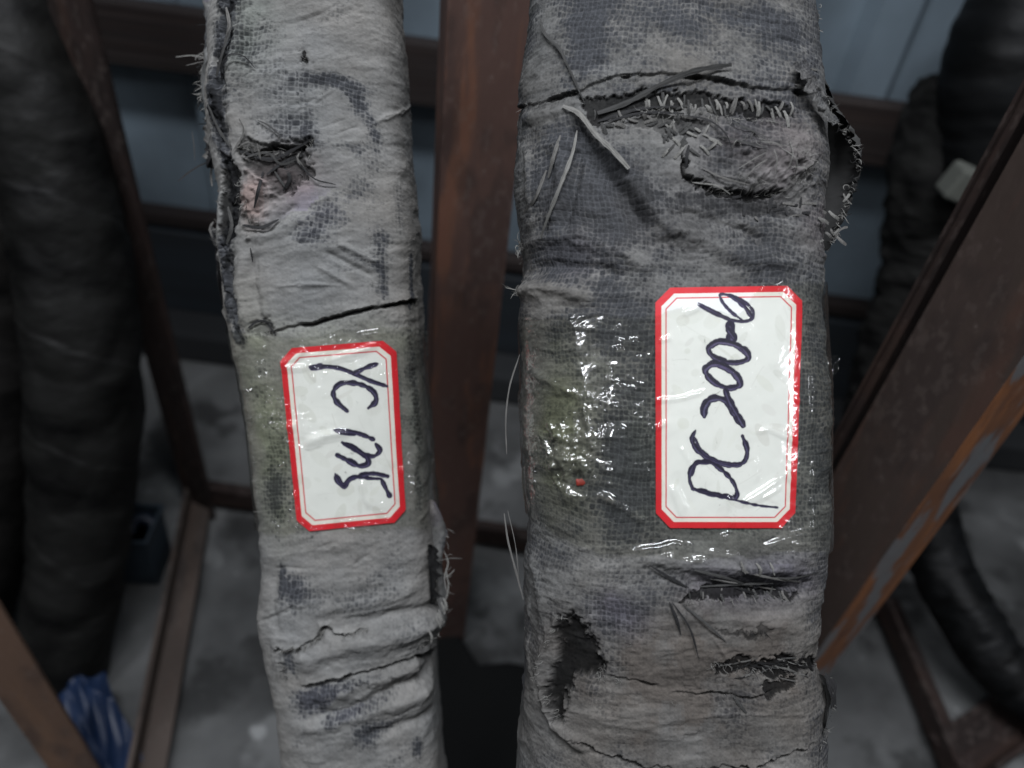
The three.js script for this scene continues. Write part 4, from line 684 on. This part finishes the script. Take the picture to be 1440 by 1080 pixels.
// torn and gnarled left side
L.along(L.path([[326, -60], [318, 40], [306, 110], [308, 180], [322, 240], [326, 300], [316, 350], [322, 420], [336, 470]]), 34, (i, d, sd, t, s, v) => { const f = Math.exp(-((d / (14 + 6 * nz(s / 20, v / 20))) ** 2)), n = nz(s / 9, v / 13 + 4); L.D[i] -= 0.85 * f; L.H[i] += f * (4.5 * n - 3 * (1 - Math.abs(nz(s / 14 + 7, v / 30))) ** 4); L.Kh[i] = Math.max(L.Kh[i], f * 0.9 * sst(0.0, 0.5, nz(s / 16 + 3, v / 26 + 1) + 0.2 * n)); });
L.ridge([[332, -20], [312, 40], [305, 90], [318, 130]], -10, 6, { rag: 3, k: 0.1 }); L.ridge([[350, 0], [336, 60], [325, 130], [335, 200]], 6, 9, { rag: 3 });
L.ridge([[312, 30], [300, 110], [305, 190]], 8, 7, { rag: 4 });
L.poly([[345, 205], [380, 208], [420, 198], [445, 195], [432, 215], [440, 240], [415, 258], [395, 275], [380, 272], [372, 250], [350, 238], [335, 222]], { h: -7, hole: 0.72, soft: 14, rag: 9 });
L.lip([[336, 215], [375, 207], [410, 203], [444, 194]], { step: 5, fall: 22, up: 3, gap: 6, dark: 0.9, rag: 3, k: 0.1 });
L.poly([[322, 225], [335, 250], [336, 300], [322, 345], [310, 340], [312, 260]], { h: -6, hole: 0.9, soft: 8, rag: 6 });
L.blob(358, 285, 18, 38, 0.15, { h: 9, dust: 0.3, rag: 0.5, sc: 12 }); L.blob(372, 268, 14, 12, 0.4, { h: 5, rag: 0.5, sc: 9 }); L.blob(392, 240, 16, 10, 0.2, { h: 5, rag: 0.5, sc: 8 }); L.ridge([[345, 320], [380, 322], [400, 300], [420, 285]], -6, 5, { rag: 3 }); L.ridge([[350, 335], [390, 328], [430, 300]], 4, 8, { rag: 3 });
L.ridge([[330, 345], [322, 400], [336, 460]], -8, 5, { rag: 2 }); L.ridge([[318, 350], [312, 400], [325, 455]], 6, 6, { rag: 2 }); L.ridge([[350, 345], [338, 400], [350, 470]], 6, 8, { rag: 2 }); L.ridge([[362, 350], [358, 400], [372, 465]], -4, 5, { rag: 2 });
L.ridge([[470, 340], [540, 375]], 4, 4); L.ridge([[450, 350], [530, 392]], -4, 4); L.ridge([[440, 370], [500, 405]], 3, 4);
L.blob(430, 86, 8, 4, 0.9, { h: -5, hole: 0.9, rag: 0.6, sc: 6 }); L.blob(428, 76, 3, 7, 0, { h: -3, hole: 0.9, rag: 0.4, sc: 6 });
L.lip([[372, 468], [388, 463], [440, 452], [500, 436], [545, 427], [586, 420]], { step: 5, fall: 45, up: 2.5, gap: 6, dark: 0.95, rag: 1.2, k: 0.03, w: 2 });
L.poly([[350, 452], [372, 448], [388, 458], [384, 470], [360, 470]], { h: -4, hole: 0.4, soft: 8, rag: 6 });
// folds at the bottom
L.lip([[380, 918], [410, 912], [440, 898], [455, 880], [480, 890], [505, 886], [520, 878]], { step: 6, fall: 18, up: 5, gap: 5, dark: 0.75, rag: 4, k: 0.1 });
L.ridge([[400, 935], [470, 912], [540, 900], [600, 882], [622, 868]], 13, 16, { rag: 3, k: 0.1 });
L.lip([[420, 965], [470, 952], [520, 942], [570, 925], [612, 900]], { step: 13, fall: 30, up: 4, gap: 4, dark: 0.5, rag: 2, k: 0.06 });
L.ridge([[500, 880], [560, 862], [620, 835]], -7, 8, { rag: 2 }); L.ridge([[420, 860], [500, 850], [600, 815]], 6, 11, { rag: 3 });
L.ridge([[430, 1012], [500, 996], [560, 968], [610, 930]], -11, 9, { rag: 3 }); L.ridge([[410, 985], [470, 975], [540, 955], [605, 920]], 6, 9, { rag: 3 }); L.ridge([[400, 1030], [480, 1012], [560, 990], [612, 950]], 8, 10, { rag: 3 }); L.ridge([[500, 1040], [560, 1022], [612, 990]], -7, 7, { rag: 2 }); L.ridge([[395, 900], [385, 850], [388, 790]], -4, 6, { rag: 3 });
const LQ = [[394, 491], [555, 478], [570, 733], [420, 748]];
{ const { GW, GH, kx, ky, S, V0 } = L, [s0] = L.inv(394, 560), [s1] = L.inv(580, 640); for (let gy = 0; gy < GH; gy++) { const v = (gy + 0.5) / ky + V0, fy = sst(472, 486, v) * sst(762, 748, v); if (!fy) continue; for (let gx = 0; gx < GW; gx++) { const s = (gx + 0.5) / kx - S / 2, f = fy * sst(s0 - 12, s0 + 2, s) * sst(s1 + 10, s1 - 4, s); L.H[gy * GW + gx] *= 1 - f; } } }
for (const [pts, h, w] of [
  [[[386, 514], [419, 502], [432, 486]], 4, 2.4], [[[388, 516], [436, 517]], 3.5, 2.4], [[[452, 511], [500, 496], [537, 483]], 3.2, 2.2], [[[374, 592], [388, 602], [422, 597]], 4.5, 3], [[[426, 622], [455, 613], [496, 607]], 4.5, 3], [[[428, 626], [460, 618]], 3, 2], [[[368, 488], [372, 494]], 4, 2.6], [[[366, 508], [370, 514]], 4, 2.6], [[[362, 524], [372, 534]], 4, 2.6], [[[370, 538], [376, 524]], 4, 2.4], [[[380, 548], [386, 560]], 4.5, 2.6], [[[376, 568], [386, 564]], 4.5, 2.6], [[[372, 604], [376, 600]], 4, 3], [[[397, 654], [401, 656]], 4, 2.6],
  [[[572, 636], [578, 644]], 4, 2.6], [[[570, 652], [582, 656]], 4, 2.4], [[[574, 668], [580, 676]], 4, 2.6], [[[576, 690], [582, 700]], 4, 2.6], [[[572, 682], [580, 680]], 4, 2.4], [[[509, 670], [514, 700], [526, 716]], 3.2, 2], [[[561, 656], [570, 668]], 3, 2.2], [[[412, 690], [418, 700]], 3, 2.2], [[[408, 728], [413, 734]], 3.5, 2.4], [[[355, 545], [360, 560]], 4, 2.4], [[[360, 590], [372, 586]], 4, 2.4], [[[500, 474], [540, 466]], 3, 2.2], [[[584, 520], [588, 560]], 3, 2.4]]) L.ridge(pts, h * 1.9, w * 1.6, { A: L.HT, k: 0.25, rag: 0.5 });
for (let k = 0; k < 34; k++) { const x = rr(390, 570), y = rr(10, 1070), l = rr(30, 110), a = -0.25 + rr(-0.3, 0.3); if (y > 460 && y < 760) continue; L.ridge([[x - l / 2 * Math.cos(a), y - l / 2 * Math.sin(a)], [x, y + rr(-5, 5)], [x + l / 2 * Math.cos(a), y + l / 2 * Math.sin(a)]], rr(-2.5, 2.5), rr(2, 3.6), { rag: 2 }); }
buildWrap(L, 'wrapped_bundle', 'slimmer pale dusty bundle with the smaller tilted red bordered label, left of the central upright');
addLabel(L, LQ, 160, 262, 17, 8, [
  [[[495, 208], [560, 202], [640, 210], [720, 240], [800, 275], [875, 300]], 4.2, 0.95], [[[490, 203], [550, 190]], 2.6, 0.7], [[[500, 215], [555, 208]], 3.4, 0.9], [[[828, 188], [770, 208], [715, 237]], 4.6, 0.95],
  [[[680, 425], [625, 375], [610, 330], [640, 290], [700, 283], [770, 300], [815, 335], [822, 375], [785, 410]], 5, 0.96],
  [[[615, 520], [700, 528], [760, 545], [810, 567]], 4.4, 0.9], [[[640, 535], [720, 545]], 2.4, 0.6],
  [[[822, 590], [842, 622], [815, 650], [770, 645], [715, 608], [655, 582]], 4.6, 0.93], [[[770, 640], [785, 685], [745, 700], [690, 675], [630, 645]], 5.2, 0.95], [[[660, 590], [720, 625], [770, 660]], 2.6, 0.8],
  [[[620, 738], [632, 775], [668, 805], [690, 770], [745, 748], [810, 738], [880, 752]], 4.2, 0.92], [[[630, 742], [660, 790], [700, 755], [760, 760], [850, 765]], 2.8, 0.85], [[[850, 768], [868, 805], [890, 850]], 5, 0.95],
], (x, y) => { const px = 300 + x / 3.6, py = 460 + y / 3.6, v = (py - 484) / 256; return (px - lerp(394, 420, v)) / (lerp(555, 570, v) - lerp(394, 420, v)) * 160; }, (x, y) => { const px = 300 + x / 3.6, py = 460 + y / 3.6, u = (px - 405) / 155; return (py - lerp(491, 478, u)) / (lerp(748, 733, u) - lerp(491, 478, u)) * 262; }, 'smaller white label with red double border and a sideways handwritten marker code');
addTape(L, (s) => 468 + 6 * nz(s / 70, 2) - 12 * sst(0, 120, s), (s) => 746 + 6 * nz(s / 70, 5), 5.2);
for (const [p, w, m, o] of [
  [[[312, 118, 3], [318, 98, 8], [332, 85, 10], [346, 82, 9], [360, 99, 4]], 3, 'dark', { taper: 0.7 }], [[[404, 214, 3], [425, 235, 7], [445, 252, 8], [472, 260, 5]], 3.4, 'dark', { taper: 0.6 }], [[[362, 169, 3], [380, 178, 6], [398, 195, 3]], 2.6, 'mid'],
  [[[336, 212, 3], [380, 222, 6], [420, 205, 6], [440, 197, 3]], 5, 'dark'], [[[345, 222, 3], [375, 215, 5], [395, 232, 6], [415, 222, 4]], 5, 'mid'], [[[375, 245, 3], [400, 225, 6], [425, 215, 3]], 5, 'dark'], [[[340, 205, 3], [352, 200, 6], [356, 218, 4]], 4, 'strand'], [[[350, 205, 3], [358, 225, 5]], 4, 'mid'], [[[362, 202, 3], [366, 224, 5]], 4.5, 'strand'], [[[330, 215, 3], [345, 185, 6], [340, 170, 4]], 4, 'strand'], [[[420, 210, 3], [418, 222, 5], [428, 235, 3]], 4, 'strand'], [[[398, 232, 3], [406, 250, 5], [398, 268, 3]], 5, 'dark'], [[[385, 240, 2], [400, 262, 4]], 5, 'mid'],
  [[[368, 240, 2], [372, 270, 5], [362, 295, 3]], 5, 'dark'], [[[345, 318, 3], [370, 322, 6], [392, 310, 3]], 5, 'dark'], [[[318, 290, 3], [330, 320, 6], [322, 345, 3]], 6, 'mid'], [[[355, 350, 3], [357, 368, 3]], 2.5, 'dark'], [[[352, 462, 3], [366, 450, 5], [384, 456, 3]], 4, 'dark'], [[[370, 448, 3], [380, 460, 4], [388, 472, 2]], 4, 'dark'], [[[330, 40, 3], [320, 80, 7], [308, 110, 3]], 6, 'mid'], [[[318, 10, 3], [328, 40, 6], [318, 70, 3]], 6, 'strand'], [[[302, 150, 3], [312, 185, 5], [328, 210, 3]], 5, 'mid']]) strand(L, p, w, m, o);
for (const [p, w, m] of [[[[250, 255, 0], [268, 240, 0], [288, 229, 0], [304, 226, 0]], 3.4, 'dark'], [[[247, 80, 0], [275, 78, 0], [296, 84, 0]], 1.8, 'pale'], [[[262, 92, 0], [284, 88, 0], [300, 88, 0]], 1.8, 'strand'], [[[270, 185, 0], [273, 205, 0], [275, 226, 0]], 1.6, 'mid'], [[[298, 262, 0], [296, 240, 0], [302, 222, 0]], 4, 'strand'], [[[296, 318, 0], [304, 345, 0], [318, 352, 0]], 6, 'dark'], [[[298, 320, 0], [310, 332, 0], [320, 318, 0]], 8, 'mid'], [[[305, 338, 0], [318, 345, 0], [336, 330, 0]], 7, 'dark'], [[[300, 312, 0], [294, 322, 0], [306, 350, 0]], 5, 'strand'], [[[308, 352, 0], [316, 366, 0], [326, 356, 0]], 5, 'strand']]) strand(L, p, w, m, { d: 0.36, taper: 0.5 });
// black recess and flap along the left tear
for (let k = 0; k < 34; k++) { const t = rnd(), y = lerp(-10, 350, t), x0 = 300 + 10 * Math.sin(y / 40) + (y > 220 ? 14 : 0), h = rr(16, 44), w = rr(8, 20), q = rr(-10, 10); mesh('torn_scrap', sheetGeo(L, [[[x0 + w, y, 0.356], [x0 + w + q * 0.5, y + h * 0.5, 0.357], [x0 + w + 2, y + h, 0.357]], [[x0 + w * 0.3, y - 4, 0.35 + rr(0, 0.006)], [x0 + w * 0.2, y + h * 0.55, 0.348 + rr(0, 0.008)], [x0 + w * 0.5 + q, y + h + 4, 0.354]], [[x0 - w * rr(0.1, 0.8), y + rr(-4, 12), 0.356], [x0 - w * rr(0.1, 0.7), y + h * 0.6, 0.358], [x0 + rr(-8, 4), y + h, 0.36]]], 12, 0.5), clothMats[rnd() < 0.45 ? 'dark' : rnd() < 0.55 ? 'mid' : 'strand'], L.root); }
mesh('torn_flap', sheetGeo(L, [[[330, -30, 0.345], [326, 60, 0.347], [318, 120, 0.35], [322, 200, 0.352]], [[300, -30, 0.335], [296, 60, 0.338], [292, 130, 0.345], [306, 205, 0.35]], [[284, -30, 0.352], [286, 60, 0.356], [282, 120, 0.36], [300, 210, 0.362]]], 50, 0.2), L.mat, L.root);
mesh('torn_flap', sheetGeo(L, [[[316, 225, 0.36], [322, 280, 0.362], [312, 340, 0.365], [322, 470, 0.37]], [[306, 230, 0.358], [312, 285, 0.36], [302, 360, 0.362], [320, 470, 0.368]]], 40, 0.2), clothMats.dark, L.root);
{ // flap with frayed rim on the right side
  const f = mesh('torn_flap', sheetGeo(L, [[[598, 700, 0.385], [600, 730, 0.385], [604, 780, 0.39], [608, 830, 0.392], [606, 880, 0.395]], [[612, 705, 0.38], [622, 735, 0.38], [618, 780, 0.388], [622, 830, 0.39], [618, 885, 0.392]], [[608, 706, 0.37], [629, 745, 0.371], [622, 785, 0.378], [628, 835, 0.38], [624, 880, 0.382]]], 50, 0.15), L.mat, L.root);
  tag(f, 'frayed flap hanging off the right side');
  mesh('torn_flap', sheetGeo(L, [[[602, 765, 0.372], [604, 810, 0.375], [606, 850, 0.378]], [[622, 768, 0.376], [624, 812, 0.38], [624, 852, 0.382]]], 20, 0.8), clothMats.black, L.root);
  for (let k = 0; k < 9; k++) { const t = rr(0.1, 1), x = lerp(588, 626, t), y = lerp(910, 852, t * t); strand(L, [[x - 3, y - 12, 0], [x, y - 4, 2], [x + 2, y + 5, 0]], rr(2.5, 4), 'pale', { d: 0.372, taper: 0.3 }); }
  strand(L, [[618, 788, 0], [636, 784, 0], [650, 786, 0]], 1.8, 'strand', { d: 0.375 }); strand(L, [[625, 812, 0], [634, 806, 0], [639, 800, 0]], 2, 'pale', { d: 0.375 }); strand(L, [[624, 775, 0], [630, 790, 0], [624, 812, 0], [629, 840, 0]], 2.4, 'pale', { d: 0.375 }); strand(L, [[627, 800, 0], [630, 825, 0], [626, 850, 0]], 3, 'pale', { d: 0.374 });
}
fringe(L, [
  [[[300, 0, 0], [294, 60, 0], [286, 120, 0], [300, 200, 0]], 110, 12, -1, -0.1, 1.3, 1.2, 0.356], [[[282, 80], [296, 84]], 20, 16, -1, 0.1, 0.5, 1.1, 0.356], [[[340, 205], [390, 210], [440, 198]], 50, 9, 0, 1, 1.4, 1], [[[340, 250], [350, 300], [360, 320]], 50, 11, 0.4, 0.2, 2.5, 1], [[[318, 240, 0], [312, 300, 0], [308, 345, 0]], 70, 12, -0.5, 0.3, 1.8, 1.2, 0.36], [[[400, 912], [440, 902], [455, 885]], 60, 9, -0.2, 1, 0.5, 1.1], [[[480, 890], [520, 880]], 24, 6, 0.2, 1, 0.5, 1],
  [[[590, 905, 0], [620, 885, 0], [628, 850, 0], [626, 780, 0], [629, 745, 0]], 60, 8, 1, 0.1, 1.2, 1, 0.372], [[[372, 470], [388, 463]], 20, 8, 0.2, 1, 1, 1], [[[345, 500], [360, 600], [368, 720]], 30, 6, -1, 0, 1, 0.9], [[[420, 280], [480, 60], [520, 400], [470, 830], [520, 1000]], 60, 8, 1, 0.2, 3.1, 0.7], [[[430, 86], [428, 78]], 10, 7, 0, 1, 3.1, 0.9]]);
fringe(L, [[[[300, 0, 0], [292, 60, 0], [284, 120, 0], [300, 200, 0]], 60, 12, -0.8, 0.3, 1.5, 1.5, 0.358], [[[318, 240, 0], [312, 300, 0], [308, 345, 0], [315, 400, 0]], 60, 11, -0.5, 0.4, 1.8, 1.6, 0.361], [[[380, 230], [410, 215], [430, 240], [400, 265]], 50, 13, 0.5, 0.3, 2, 1.2], [[[428, 90], [430, 76]], 16, 6, 0, -1, 3.1, 1.1], [[[395, 920], [402, 950]], 20, 6, 1, 0, 2, 1.2], [[[590, 905, 0], [622, 885, 0]], 26, 8, 0.2, 1, 0.6, 1.4, 0.376]], 'black', 'dark_fibres');

renderer.render(scene, camera);
